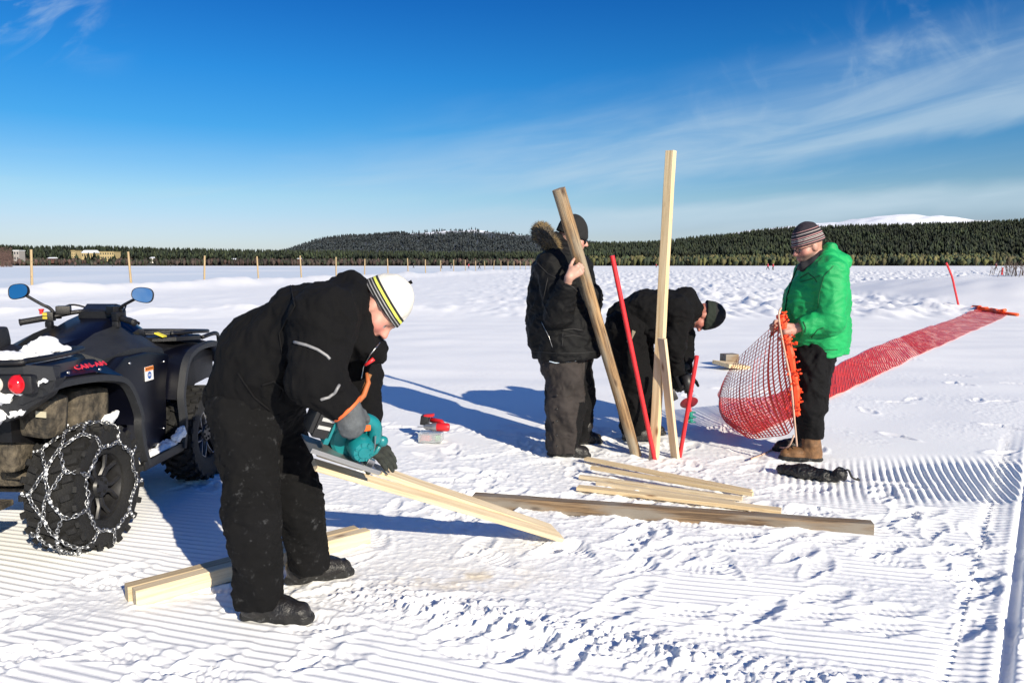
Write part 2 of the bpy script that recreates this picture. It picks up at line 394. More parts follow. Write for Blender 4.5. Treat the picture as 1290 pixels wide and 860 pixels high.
# thin cirrus: streaks on a high flat layer, direction / height gives the layer's own plane
zc = mth('MAXIMUM', sep.outputs['Z'], .015)
az = mth('ARCTAN2', sep.outputs['X'], sep.outputs['Y'])
def cloud(sx, sy, rot, scale, detail, dist, lo, hi, seed):
    cmb = nd(nt, 'ShaderNodeCombineXYZ'); L(az, cmb.inputs[0]); L(sep.outputs['Z'], cmb.inputs[1]); cmb.inputs[2].default_value = seed
    mp = nd(nt, 'ShaderNodeMapping'); mp.inputs['Rotation'].default_value = (0, 0, rot)
    L(cmb.outputs[0], mp.inputs['Vector'])
    m2 = nd(nt, 'ShaderNodeMapping'); m2.inputs['Scale'].default_value = (sx, sy, 1); L(mp.outputs[0], m2.inputs['Vector'])
    n = nd(nt, 'ShaderNodeTexNoise'); n.inputs['Scale'].default_value = scale; n.inputs['Detail'].default_value = detail; n.inputs['Distortion'].default_value = dist; n.inputs['Roughness'].default_value = .55
    L(m2.outputs[0], n.inputs['Vector'])
    r = nd(nt, 'ShaderNodeMapRange', interpolation_type='SMOOTHSTEP'); r.inputs['From Min'].default_value = lo; r.inputs['From Max'].default_value = hi
    L(n.outputs['Fac'], r.inputs['Value']); return r.outputs[0], mp.outputs[0]
def band(lo, hi, v, up=True):
    r = nd(nt, 'ShaderNodeMapRange', interpolation_type='SMOOTHSTEP'); r.inputs['From Min'].default_value = lo; r.inputs['From Max'].default_value = hi
    if not up: r.inputs['To Min'].default_value = 1; r.inputs['To Max'].default_value = 0
    L(v, r.inputs['Value']); return r.outputs[0]
# a long veil rising to the right: z - .21*az tells the height above its lower edge
zz = sep.outputs['Z']
vw, _ = cloud(1, 3.0, R(-12), 3.0, 4, .6, .0, 1.0, 7.0)          # soft wobble of the veil's edges
vz = mth('ADD', mth('SUBTRACT', zz, mth('MULTIPLY', az, .105)), mth('MULTIPLY', mth('SUBTRACT', vw, .5), .05))
veil = mth('MULTIPLY', band(.078, .105, vz), band(.125, .225, vz, False))
s1, _ = cloud(1.0, 7, R(-9), 4.2, 9, .5, .30, .72, 1.0)
veil = mth('MULTIPLY', veil, mth('MULTIPLY_ADD', s1, .6, .35))
veil = mth('MULTIPLY', veil, band(-.45, .25, az))
# a lower thin streak at the right
v2z = mth('ADD', mth('SUBTRACT', zz, mth('MULTIPLY', az, .03)), mth('MULTIPLY', mth('SUBTRACT', vw, .5), .03))
veil2 = mth('MULTIPLY', mth('MULTIPLY', band(.035, .055, v2z), band(.062, .082, v2z, False)), band(-.2, .2, az))
# wispy tufts along the upper edge at the right, and a tuft at the far left
s2, _ = cloud(3.6, 5, R(52), 3.4, 12, .8, .45, .95, 4.0)
tz = mth('SUBTRACT', zz, mth('MULTIPLY', az, .18))
tuft = mth('MULTIPLY', mth('MULTIPLY', s2, mth('MULTIPLY', band(.10, .15, tz), band(.185, .235, tz, False))), band(.12, .42, az))
s3, _ = cloud(2.4, 7, R(-28), 4.0, 12, 1.0, .42, .72, 12.0)
tuft2 = mth('MULTIPLY', mth('MULTIPLY', s3, band(-.60, -.44, az, False)), band(.20, .27, zz))
s4, _ = cloud(1.0, 9, R(-5), 4.0, 8, .5, .45, .75, 20.0)
low = mth('MULTIPLY', s4, band(.06, .16, zz, False))
tot = mth('ADD', mth('MULTIPLY', veil, .64), mth('MULTIPLY', tuft, .50), clamp=True)
tot = mth('ADD', tot, mth('MULTIPLY', tuft2, .85), clamp=True)
tot = mth('ADD', tot, mth('MULTIPLY', veil2, .48), clamp=True)
tot = mth('ADD', tot, mth('MULTIPLY', low, .25), clamp=True)
mxc = nd(nt, 'ShaderNodeMix', data_type='RGBA'); L(tot, mxc.inputs['Factor']); L(mul.outputs['Result'], mxc.inputs['A']); mxc.inputs['B'].default_value = (4.45, 5.6, 6.45, 1)
L(mxc.outputs['Result'], bg.inputs['Color']); bg.inputs['Strength'].default_value = .088
scn.view_settings.view_transform = 'Standard'; scn.view_settings.look = 'None'; scn.view_settings.gamma = 1; scn.view_settings.exposure = .52
scn.view_settings.use_curve_mapping = False
scn.cycles.use_adaptive_sampling = True; scn.cycles.use_denoising = True; scn.cycles.max_bounces = 6

# ------------------------------------------------------------------ snow ground
FX0, FY0, FDX, FDY = -22.03, 34.0, 1.25, 6.52                   # line of fence posts
_fl = math.hypot(FDX, FDY); FUX, FUY = FDX/_fl, FDY/_fl
_feet = []
_fr = random.Random(3)
for _ in range(150):                                             # boot prints in the work area
    _feet.append((_fr.gauss(.35, 1.0), _fr.uniform(3.3, 6.4), _fr.uniform(0, 6.28)))
for _ in range(70): _feet.append((_fr.uniform(-.3, 2.9), _fr.uniform(2.5, 4.6), _fr.gauss(.5, .5)))
for _ in range(22): _feet.append((_fr.uniform(-2.2, -.6), _fr.uniform(2.4, 3.3), _fr.gauss(.6, .5)))
for _ in range(30): _feet.append((_fr.uniform(1.5, 6), _fr.uniform(5, 11), _fr.uniform(0, 6.28)))
def ground_h(X, Y, prints=True):
    X = np.asarray(X, float); Y = np.asarray(Y, float)
    h = .025*perlin(X*.35, Y*.35)+.012*perlin(X*1.1+4, Y*1.1)
    near = 1-sstep(9, 16, Y)
    # --- zones
    d1 = ((X+.658)*.66+(Y-3.017)*1.606)/1.736                       # across the ploughed-up ridge, + = beyond it
    s1 = ((X+.658)*1.606-(Y-3.017)*.66)/1.736                       # along it
    d1 = d1+.05*perlin(s1*2.2, d1*.5+3)
    wind = np.exp(-(d1/.15)**2)*sstep(-.45, .35, s1)*(.55+.5*np.clip(perlin(s1*1.3, 7.1+0*s1)+.6, 0, 1.4))
    n1 = perlin(X*1.15+30, Y*1.15); n2 = perlin(X*2.6+11, Y*2.6+5)
    work = np.exp(-(((X-.45)/1.5)**2+((Y-4.7)/1.15)**2)**1.5)
    aroundm = np.exp(-(((X+.45)/.65)**2+((Y-3.25)/.4)**2)**1.2)
    trail = np.exp(-((Y-3.05-.42*(X+1.5))/.17)**2)*sstep(-.5, -1.1, X)
    scuff = np.clip(sstep(-.05, .45, .62*n1+.5*n2+.1+(.1*sstep(.1, .6, d1)-.42*sstep(.1, -.4, d1)-.35*sstep(-1.0, -1.8, X)))*.9+1.2*work+1.1*aroundm+1.1*trail+.8*wind, 0, 1)
    # --- groomer ridges, about 4.5 cm apart
    ang = np.where(d1 < .05, .30, .20)
    ph = (X*np.sin(.30)+Y*np.cos(.30))-np.where(d1 > .05, .07*(X-.6), 0)+.012*perlin(X*.8, Y*.8+9)
    fr = np.mod(ph/.045, 1.0)
    rid = -.20*np.exp(-((fr-.62)/.10)**2)+.19*np.sin(2*math.pi*fr)+.05*np.sin(4*math.pi*fr)
    depth = .0155*(1-.35*np.clip(perlin(X*3, Y*3+40)+.3, 0, 1))
    fade = (1-sstep(4.4, 6.4, Y))*(1-sstep(.8, 2.2, X)*sstep(4.2, 5.2, Y))
    cross = sstep(2.3, 3.0, X)*sstep(4.2, 4.45, Y+.10*n2)*sstep(5.35, 4.95, Y+.12*n1)+.45*sstep(1.5, 2.0, X)*sstep(3.0, 2.4, X)*sstep(4.1, 4.5, Y+.15*n2)*sstep(5.3, 4.9, Y+.1*n1)
    h = h+rid*depth*fade*(1-scuff)*(1-np.clip(cross*2, 0, 1))
    fx = np.mod((X*.925-Y*.38)/.047+.35*perlin(X*2, Y*2), 1.0)
    h = h-cross*(.021*np.exp(-((fx-.5)/.24)**2))*(1+.4*perlin(X*6, Y*6))-cross*.006
    # --- trodden and churned snow
    big = perlin(X*9, Y*9); mid = perlin(X*21+3, Y*21); fin = perlin(X*46, Y*46+8); vf = perlin(X*80+2, Y*80)
    chunk = np.maximum(0, mid+.3*big)*.62+np.maximum(0, fin+.3*mid)*.62+.32*np.maximum(0, vf+.3*fin)+.30*np.abs(big)-.38
    sfade = 1-sstep(8, 13, Y)
    h = h+scuff*sfade*((.0074-.001*sstep(0, .6, d1))*chunk*(1+.6*np.clip(work, 0, 1)))
    h = h+wind*(.016+.020*np.maximum(0, big+.5*mid)+.020*np.maximum(0, mid+.3*fin)+.014*np.maximum(0, fin)+.006*vf)
    # --- sled track and tyre tread at the right
    tx, ty = 1.301/2.216, 1.793/2.216
    dt = (X-1.656)*ty-(Y-2.357)*tx; st = (X-1.656)*tx+(Y-2.357)*ty
    kn = sstep(6.6, 5.2, Y)
    h = h-kn*.034*np.exp(-((dt)/.019)**4)+kn*.007*np.exp(-((np.abs(dt)-.045)/.02)**2)-kn*.014*np.exp(-((dt-.085)/.010)**2)
    tr = np.exp(-((dt+.155)/.045)**4)
    h = h+kn*tr*(-.007+.009*np.sin(st*2*math.pi/.052+np.sign(dt+.155)*1.2)*(.7+.6*n2))
    # --- boot prints
    if prints:
        for (fx_, fy_, a) in _feet:
            m = np.nonzero((np.abs(X-fx_) < .22) & (np.abs(Y-fy_) < .22))
            if not len(m[0]): continue
            ca, sa = math.cos(a), math.sin(a); lx = (X[m]-fx_)*ca+(Y[m]-fy_)*sa; ly = -(X[m]-fx_)*sa+(Y[m]-fy_)*ca
            q = (lx/.145)**2+(ly/(.05+.012*np.sign(lx)))**2
            ins = np.exp(-q**3)
            h[m] += -ins*(.010+.0022*np.sin(lx*2*math.pi/.032))+.005*np.exp(-((q-1.7)/.6)**2)
    # --- groomed runway beyond, faint long streaks
    mid_z = sstep(6, 10, Y)*(1-sstep(17, 21, Y))
    h = h+mid_z*(.012*perlin(X*.12, Y*1.6)+.02*perlin(X*.6+4, Y*.9)*np.clip(perlin(X*.2, Y*.2+2)+.1, 0, 1))
    # --- wind crusted, lumpy untouched snow
    df = (X-FX0)*FUY-(Y-FY0)*FUX                                 # + = near side of the fence line
    edge = 18.5+1.2*perlin(X*.25, Y*0+3)
    rbz = sstep(13.5, 15.5, X)*sstep(19, 21, Y)*sstep(60, 44, Y)
    crust = (1-rbz)*sstep(edge, edge+3, Y)*(1-sstep(110, 260, Y))*sstep(-1.5, 1.0, df)
    leftc = sstep(-4, 4, X)
    c1 = perlin(X*.85+5, Y*.42); c2 = perlin(X*1.9, Y*.85+7); c3 = perlin(X*3.6+2, Y*1.3)
    h = h+crust*(.035+(.06+.10*leftc)*np.maximum(0, c1*1.1+.35*c2)+leftc*(.125*np.maximum(0, c2+.1)+.07*c3))
    # --- ploughed bank under the fence, and the lip at the runway's left side
    bn = .75+.5*perlin((X*FUX+Y*FUY)*.22, 2.0+0*X)+.25*perlin(X*.9, Y*.9)
    h = h+.55*np.exp(-((df-1.2)/1.9)**2)*bn*sstep(14, 26, Y)*(1-sstep(160, 260, Y))
    lip = np.exp(-((Y-22.5-.10*X-1.0*perlin(X*.2, 1+0*X))/1.6)**2)*sstep(0, -4, X)
    h = h+lip*(.10+.16*np.maximum(0, perlin(X*1.1, Y*.8)+.3*perlin(X*3, Y*2)))
    # --- right-hand snow bank
    rb = sstep(12.8, 19.5, X+.5*perlin(X*.3, Y*.3))*sstep(20.5, 26.5, Y)*sstep(48, 30, Y)
    h = h+rb*(.92+.10*perlin(X*.7, Y*.7))
    return h
def build_ground():
    ys = [-400, -120, -40, -15, -6, -2, -.5, .4, .9, 1.3, 1.6]
    y = 1.8
    while y < 9000:
        ys.append(y); y += max(.0062, .62*y*y/1036.0) if y < 300 else y*y*.62/1036*1.0 if y < 1200 else y*.5
    ys = np.array(ys); nc = 1240
    u = np.linspace(-1, 1, nc); w = np.where(ys > 1.3, .84*ys+2.0, 3.4+np.abs(ys)*1.0)
    X = u[None, :]*w[:, None]; Y = np.repeat(ys[:, None], nc, 1)
    Z = ground_h(X, Y); Z[ys < 1.5] *= .2
    nr = len(ys); V = np.stack([X, Y, Z], -1).reshape(-1, 3)
    i = np.arange(nr*nc).reshape(nr, nc); Fq = np.stack([i[:-1, :-1], i[:-1, 1:], i[1:, 1:], i[1:, :-1]], -1).reshape(-1, 4)
    me = mesh_np('ground', V, Fq)
    # ground tint: lake ice left of the fence with painted sky reflection, sawdust, trodden grey
    t = np.ones((nr, nc, 4), dtype=np.float32); base = np.array([.855, .86, .865]); t[..., :3] = base
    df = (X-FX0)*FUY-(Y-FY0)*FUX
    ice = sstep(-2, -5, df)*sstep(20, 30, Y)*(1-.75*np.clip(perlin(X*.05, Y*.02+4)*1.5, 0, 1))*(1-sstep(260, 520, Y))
    t[..., :3] += ice[..., None]*(np.array([.66, .72, .78])-base)  # low-angle sky reflection put into the ice colour as a bluish shift
    saw = np.exp(-(((X+.22)/.35)**2+((Y-3.17)/.12)**2))*np.clip(perlin(X*7, Y*7)+.3+.6*perlin(X*25, Y*25), 0, 1)
    saw = saw+.35*np.exp(-(((X+.85)/.5)**2+((Y-3.1)/.25)**2))*np.clip(perlin(X*9, Y*9+3), 0, 1)+.6*np.exp(-(((X+.35)/.35)**2+((Y-3.9)/.3)**2))*np.clip(perlin(X*30, Y*30+3)-.1, 0, 1)
    t[..., :3] += np.clip(saw, 0, .8)[..., None]*(np.array([.70, .60, .44])-base)
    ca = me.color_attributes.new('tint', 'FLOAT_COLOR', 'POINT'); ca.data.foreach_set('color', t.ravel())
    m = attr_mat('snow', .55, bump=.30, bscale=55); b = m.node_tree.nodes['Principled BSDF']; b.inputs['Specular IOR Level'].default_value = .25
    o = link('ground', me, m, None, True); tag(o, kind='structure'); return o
ground = build_ground()
def gz(x, y): return float(ground_h(np.array([x]), np.array([y]))[0])

# ------------------------------------------------------------------ far terrain and woods
def sky_z(px, tab, Yr):
    xs, ys = zip(*tab); return CAM_H+(333-np.interp(px, xs, ys))*Yr/932.0
def hill(name, tab, Y0, Yr, Yb, m, px0, px1, nu=240, nv=40, rough=0, pw=1.0):
    px = np.linspace(px0, px1, nu); u = (px-645)/932.0
    zr = sky_z(px, tab, Yr); v = np.linspace(0, 1, nv); Ys = np.concatenate([Y0+(Yr-Y0)*v, Yr+(Yb-Yr)*np.linspace(.25, 1, 5)])
    prof = np.concatenate([sstep(0, 1, v)**pw*.35+.65*v**pw, 1-np.linspace(.25, 1, 5)**2])
    U, YY = np.meshgrid(u, Ys); X = U*YY; Z = zr[None, :]*prof[:, None]+rough*perlin(X/160, YY/160)*prof[:, None]-.3*(prof[:, None] < .001)
    V = np.stack([X, YY, Z], -1).reshape(-1, 3); n = len(Ys)
    i = np.arange(n*nu).reshape(n, nu); Fq = np.stack([i[:-1, :-1], i[:-1, 1:], i[1:, 1:], i[1:, :-1]], -1).reshape(-1, 4)
    o = link(name, mesh_np(name, V, Fq), m, None, True); tag(o, kind='structure')
    def zf(pxx, Y):
        f = np.clip((Y-Y0)/(Yr-Y0), 0, 1); p = sstep(0, 1, f)**pw*.35+.65*f**pw
        uu = (pxx-645)/932.0
        return sky_z(pxx, tab, Yr)*p+rough*perlin(uu*Y/160, Y/160)*p
    return zf
m_forest_floor = mat('forest_floor', (.035, .037, .026), .95, var=.5, vscale=.02)
m_far_floor = mat('far_forest_floor', (.05, .062, .072), .95, var=.5, vscale=.01)
m_fell = mat('fell_snow', (.84, .87, .92), .7, var=.06, vscale=.002)
T_left = [(-60,312),(25,316),(60,317),(100,316),(150,317),(200,319),(260,320),(320,321.5),(380,322),(470,323),(670,324),(760,324)]
T_mid = [(330,322),(365,316),(400,305.5),(440,298.5),(480,296.5),(530,294),(560,292),(600,292),(640,295.5),(670,298.5),(720,304),(760,309),(830,318),(900,326)]
T_right = [(680,331),(710,323),(740,313),(800,312),(840,310),(880,305),(920,301),(950,297),(1000,293),(1050,291),(1100,290),(1180,288),(1230,286),(1290,283),(1400,277)]
T_fell = [(700,333),(860,306),(900,299),(940,291),(1000,285),(1050,280.5),(1090,275),(1110,272.5),(1140,271.6),(1180,273),(1225,278),(1300,286),(1400,300)]
zl = hill('left_ridge', T_left, 700, 1500, 2300, m_forest_floor, -90, 780)
zr_ = hill('right_hill', T_right, 700, 1500, 2600, m_forest_floor, 670, 1420, rough=3)
# the middle hill is dark with wood below and bare snow on top
mm = bpy.data.materials.new('wooded_fell'); mm.use_nodes = True; t_ = mm.node_tree
zm = hill('middle_hill', T_mid, 1900, 3600, 5200, mm, 325, 905, nu=320, nv=70, rough=10)
g_ = nd(t_, 'ShaderNodeNewGeometry'); sp_ = nd(t_, 'ShaderNodeSeparateXYZ'); t_.links.new(g_.outputs['Position'], sp_.inputs[0])
n_ = nd(t_, 'ShaderNodeTexNoise'); n_.inputs['Scale'].default_value = .018; n_.inputs['Detail'].default_value = 8; mp_ = nd(t_, 'ShaderNodeMapping'); mp_.inputs['Scale'].default_value = (1, .35, 1)
t_.links.new(g_.outputs['Position'], mp_.inputs[0]); t_.links.new(mp_.outputs[0], n_.inputs['Vector'])
ma_ = nd(t_, 'ShaderNodeMath', operation='MULTIPLY_ADD'); t_.links.new(n_.outputs['Fac'], ma_.inputs[0]); ma_.inputs[1].default_value = 100; t_.links.new(sp_.outputs['Z'], ma_.inputs[2])
mr_ = nd(t_, 'ShaderNodeMapRange'); mr_.inputs['From Min'].default_value = 186; mr_.inputs['From Max'].default_value = 200; t_.links.new(ma_.outputs[0], mr_.inputs['Value'])
mx_ = nd(t_, 'ShaderNodeMix', data_type='RGBA'); mx_.inputs['A'].default_value = (.045, .055, .066, 1); mx_.inputs['B'].default_value = (.8, .83, .88, 1); t_.links.new(mr_.outputs[0], mx_.inputs['Factor'])  # wood colour shifted to blue, distance haze painted in
t_.links.new(mx_.outputs['Result'], t_.nodes['Principled BSDF'].inputs['Base Color']); t_.nodes['Principled BSDF'].inputs['Roughness'].default_value = .9
hill('snowy_fell', T_fell, 5200, 8200, 12000, m_fell, 690, 1420, rough=18)

m_trees = attr_mat('tree_foliage', .8)
def forest(name, pts, hgt, wid, cols, seed, kind='conifer'):
    """pts: (n,3) tree bases; one mesh of many small trees"""
    r = np.random.default_rng(seed); n = len(pts); VS = []; FS = []; CS = []; o = 0
    k = 6
    if kind == 'conifer':
        # three ragged skirts and a tip
        prof = [(.10, .0), (1.0, .16), (.50, .46), (.78, .42), (.34, .70), (.52, .66), (.02, 1.0)]
    else:
        prof = [(.12, .0), (.35, .25), (.95, .55), (.75, .8), (.05, 1.0)]
    m = len(prof); ang = np.arange(k)*2*math.pi/k
    Pm = np.array(prof)
    H = hgt*r.uniform(.6, 1.25, n); Wd = wid*r.uniform(.7, 1.3, n)
    rad = Pm[None, :, 0, None]*(Wd/2)[:, None, None]*r.uniform(.6, 1.3, (n, m, k)); a = ang[None, None, :]+r.uniform(0, 6.28, n)[:, None, None]+r.uniform(-.3, .3, (n, m, k))
    zz = Pm[None, :, 1, None]*H[:, None, None]+r.uniform(-.03, .03, (n, m, k))*H[:, None, None]
    V = np.stack([pts[:, 0, None, None]+rad*np.cos(a), pts[:, 1, None, None]+rad*np.sin(a), pts[:, 2, None, None]+zz], -1).reshape(-1, 3)
    idx = np.arange(n*m*k).reshape(n, m, k)
    A, B = idx[:, :-1, :], idx[:, 1:, :]
    Fq = np.stack([A, np.roll(A, -1, 2), np.roll(B, -1, 2), B], -1).reshape(-1, 4)
    ci = r.integers(0, len(cols), n); c = np.array(cols)[ci]*r.uniform(.65, 1.35, (n, 1))*(1+.7*perlin(pts[:, 0]/70, pts[:, 1]/110)+.3*perlin(pts[:, 0]/22, pts[:, 1]/40))[:, None].clip(.4, 1.8); C = np.ones((n, m*k, 4), dtype=np.float32); C[..., :3] = c[:, None, :]
    me = mesh_np(name, V, Fq); ca = me.color_attributes.new('tint', 'FLOAT_COLOR', 'POINT'); ca.data.foreach_set('color', C.reshape(-1))
    ob = link(name, me, m_trees); return ob
def scatter(n, px0, px1, Ya, Yb, zf, seed, keep=None, bias=1.0):
    r = np.random.default_rng(seed); px = r.uniform(px0, px1, n); Y = Ya+(Yb-Ya)*r.uniform(0, 1, n)**bias
    X = (px-645)/932*Y; Z = zf(px, Y)
    ok = np.ones(n, bool) if keep is None else keep(px, Y)
    return np.stack([X, Y, Z-.3], -1)[ok]
DK = [(.022, .034, .016), (.028, .042, .018), (.018, .028, .018), (.036, .046, .020), (.014, .022, .013)]
OL = [(.075, .075, .022), (.060, .066, .020), (.085, .075, .030)]
RB = [(.060, .036, .030), (.045, .032, .026), (.030, .030, .020), (.026, .034, .016)]
def thin(px, Y):
    r = np.random.default_rng(77)
    return ~((px > 515) & (px < 672) & (Y > 3120+120*np.sin(px*.11)) & (r.uniform(0, 1, len(px)) < .8))
def clear(px, Y):   # gaps for the yellow houses and cabins
    k = np.ones(len(px), bool)
    for a, b, Yh in ((86, 98, 830), (124, 146, 840), (100, 122, 850), (60, 72, 760), (188, 199, 800), (14, 26, 760), (286, 300, 800), (374, 384, 790)):
        k &= ~((px > a) & (px < b) & (Y < Yh) & (rngk.uniform(0, 1, len(px)) < .80))
    return k
rngk = np.random.default_rng(5)
f = forest('conifer_forest', np.concatenate([scatter(5200, -40, 770, 760, 1500, zl, 1, clear, 1.3), scatter(900, -40, 770, 1380, 1540, zl, 31)]), 11, 5.0, DK, 2); tag(f, 'dark conifer wood on the low ridge beyond the lake at the left', 'forest', kind='stuff')
f = forest('birch_thicket', scatter(1700, -40, 690, 705, 790, zl, 4, clear), 6, 3.6, RB, 5, 'b'); tag(f, 'reddish brown bare birch thicket along the left far shore', 'thicket', kind='stuff')
f = forest('pine_forest', np.concatenate([scatter(9500, 690, 1330, 770, 1500, zr_, 6, None, 1.0), scatter(1200, 690, 1330, 1420, 1530, zr_, 36)]), 11.5, 5.0, DK, 7); tag(f, 'dark pine forest covering the right hillside', 'forest', kind='stuff')
f = forest('shore_scrub', scatter(1900, 690, 1330, 700, 790, zr_, 8), 7.5, 4.2, OL+DK[:2], 9, 'b'); tag(f, 'yellowish green young trees along the right far shore', 'thicket', kind='stuff')
f = forest('distant_forest', np.concatenate([scatter(8500, 345, 860, 2000, 3500, zm, 10, thin, .9), scatter(350, 345, 860, 3450, 3620, zm, 12, thin)]), 15, 8, [(.040, .052, .060), (.050, .060, .066), (.034, .046, .056)], 11); tag(f, 'bluish distant wood on the middle hill under its bare snowy top', 'forest', kind='stuff')  # bluish tree colours carry the same painted distance haze
# bare birches close to the left edge, on nearer shore
def birches(n, px0, px1, Ya, Yb, hgt, seed):
    r = random.Random(seed); mb = MB()
    for _ in range(n):
        Y = r.uniform(Ya, Yb); x = (r.uniform(px0, px1)-645)/932*Y; h = hgt*r.uniform(.6, 1.15)
        mb.tube([(x, Y, -.3), (x+r.uniform(-.3, .3), Y, h*.5), (x+r.uniform(-.6, .6), Y, h)], [.14, .1, .03], 4, False)
        for _ in range(16):
            z = h*r.uniform(.25, .95); a = r.uniform(0, 6.28); l = (h-z)*.45+.5
            mb.tube([(x, Y, z), (x+math.cos(a)*l*.6, Y+math.sin(a)*l*.6, z+l*.8)], [.09, .03], 3, False)
    return mb.build('bare_birch_wood', mat('birch_twigs', (.085, .05, .042), .9, var=.4, vscale=1))
f = birches(150, -70, 19, 380, 470, 11, 3); tag(f, 'reddish bare birch wood on the near shore at the left edge', 'birch wood', kind='stuff')
# ------------------------------------------------------------------ people
V3 = lambda *a: Vector(a)
def mixv(a, b, t): return Vector(a)*(1-t)+Vector(b)*t
def head_frame(o, fwd, up):
    x = Vector(fwd).normalized(); z = (Vector(up)-x*Vector(up).dot(x)).normalized(); y = z.cross(x)
    return Matrix(((x.x, y.x, z.x, o[0]), (x.y, y.y, z.y, o[1]), (x.z, y.z, z.z, o[2]), (0, 0, 0, 1)))
def head_prims(M):
    p = lambda *a: M @ Vector(a)
    A = [ell(p(-.008, 0, .030), (.099, .078, .098), M, .02), ell(p(.030, 0, -.040), (.066, .060, .085), M, .03),
         rc(p(.055, -.014, -.102), p(.055, .014, -.102), .024, k=.03), rc(p(.084, -.030, .024), p(.084, .030, .024), .012, k=.02),
         rc(p(.090, 0, .012), p(.113, 0, -.024), .009, .0135, k=.010), rc(p(.100, -.012, -.028), p(.100, .012, -.028), .009, k=.008),
         rc(p(.056, -.040, -.022), p(.056, .040, -.022), .032, k=.02), rc(p(.090, -.018, -.058), p(.090, .018, -.058), .0075, k=.008),
         rc(p(.087, -.016, -.073), p(.087, .016, -.073), .008, k=.008)]
    for s in (-1, 1):
        A.append(ell(p(-.004, s*.078, -.004), (.024, .011, .034), M, .010))
        A.append(ell(p(.079, s*.031, .002), (.0125, .0125, .0125), M, .003))
    subs = [ell(p(.103, s*.032, .003), (.018, .020, .011), M, .010) for s in (-1, 1)]
    return A, subs
def head_tint(M, skin, brow=(.06,.045,.035), beard=None, lip=(.42,.16,.14), red=0.0):
    Mi = np.array(M.inverted())
    def f(V):
        q = V@Mi[:3, :3].T+Mi[:3, 3]; c = np.tile(np.array(skin), (len(V), 1))
        x, y, z = q[:, 0], np.abs(q[:, 1]), q[:, 2]; inh = (np.abs(q) < .16).all(1)
        c *= (1+.10*perlin(q[:, 0]*40, q[:, 1]*40, q[:, 2]*40))[:, None]
        def put(w, col): 
            w = np.clip(w, 0, 1)*inh; c[:] = c*(1-w[:, None])+np.array(col)*w[:, None]
        put(red*np.exp(-(((x-.07)/.04)**2+((y-.042)/.03)**2+((z+.025)/.028)**2)), (.62, .20, .17))
        put(red*.8*np.exp(-(((x-.108)/.02)**2+(y/.018)**2+((z+.024)/.018)**2)), (.62, .22, .18))
        if beard is not None: put(.85*sstep(-.030, -.055, z)*sstep(-.02, .03, x)*(1-np.exp(-(((z+.066)/.010)**2+(y/.02)**2))), beard)
        put(np.exp(-((z+.066)/.0095)**4)*(y < .022)*(x > .075), lip)
        put(((y-.031)**2+(x-.083)**2*.5+z**2 < .0105**2)*(x > .08)*1.0, (.30, .26, .25))
        put(((y-.031)**2+(z-.001)**2 < .0055**2)*(x > .082)*1.0, (.02, .02, .025))
        put(np.exp(-((z-.026)/.006)**2)*sstep(.010, .016, y)*sstep(.052, .044, y)*(x > .065), brow)
        put((np.abs(y-.009) < .004)*(np.abs(z+.035) < .004)*(x > .09)*.8, (.12, .05, .04))
        return c
    return f
def hand_prims(o, fx, back, thumb_side, curls=(.5,.6,.65,.7), s=1.0, fat=1.0, thumb=.6, spread=.04):
    """o wrist, fx finger direction, back = normal of the back of the hand; fingers curl away from back; thumb leaves the given side"""
    x = Vector(fx).normalized(); z = (Vector(back)-x*Vector(back).dot(x)).normalized(); y = z.cross(x)*thumb_side
    p = lambda a, b, c: Vector(o)+(x*a+y*b+z*c)*s
    out = [rc(p(0, 0, 0), p(.085, .022, .0), .026*s*fat, .018*s*fat, z, .72, k=.012*s), rc(p(.005, -.005, 0), p(.082, -.026, 0), .024*s*fat, .016*s*fat, z, .72, k=.012*s),
           rc(p(.02, .02, -.006), p(.05, .03, -.008), .019*s*fat, k=.012*s)]
    for i, (yb, ln) in enumerate(((.028, .074), (.010, .084), (-.009, .078), (-.027, .060))):
        a = 0.0; q = Vector((.086-(.006 if i in (0, 3) else 0), yb, 0)); c = curls[i]; r = .0092*fat*(1.0 if i < 3 else .88)
        sp = spread*(1.5-i)
        for k, f in enumerate((.47, .30, .23)):
            a += c*(.9, 1.15, .75)[k]; d = Vector((math.cos(a), math.sin(sp)*math.cos(a), -math.sin(a)))*ln*f
            q2 = q+d; out.append(rc(p(*q), p(*q2), r*s*(1-.09*k), r*s*(.93-.09*k), k=.004*s)); q = q2
    q = Vector((.022, .026, -.006)); a = thumb
    for k, (l, r) in enumerate(((.040, .0135), (.032, .0112), (.026, .0098))):
        d = Vector((math.cos(.75-a*.25*k)*l, math.sin(.75-a*.4*k)*l*(.9), -math.sin(a*(.5+.45*k))*l)); q2 = q+d
        out.append(rc(p(*q), p(*q2), r*s*fat, r*s*fat*.92, k=.006*s)); q = q2
    return out
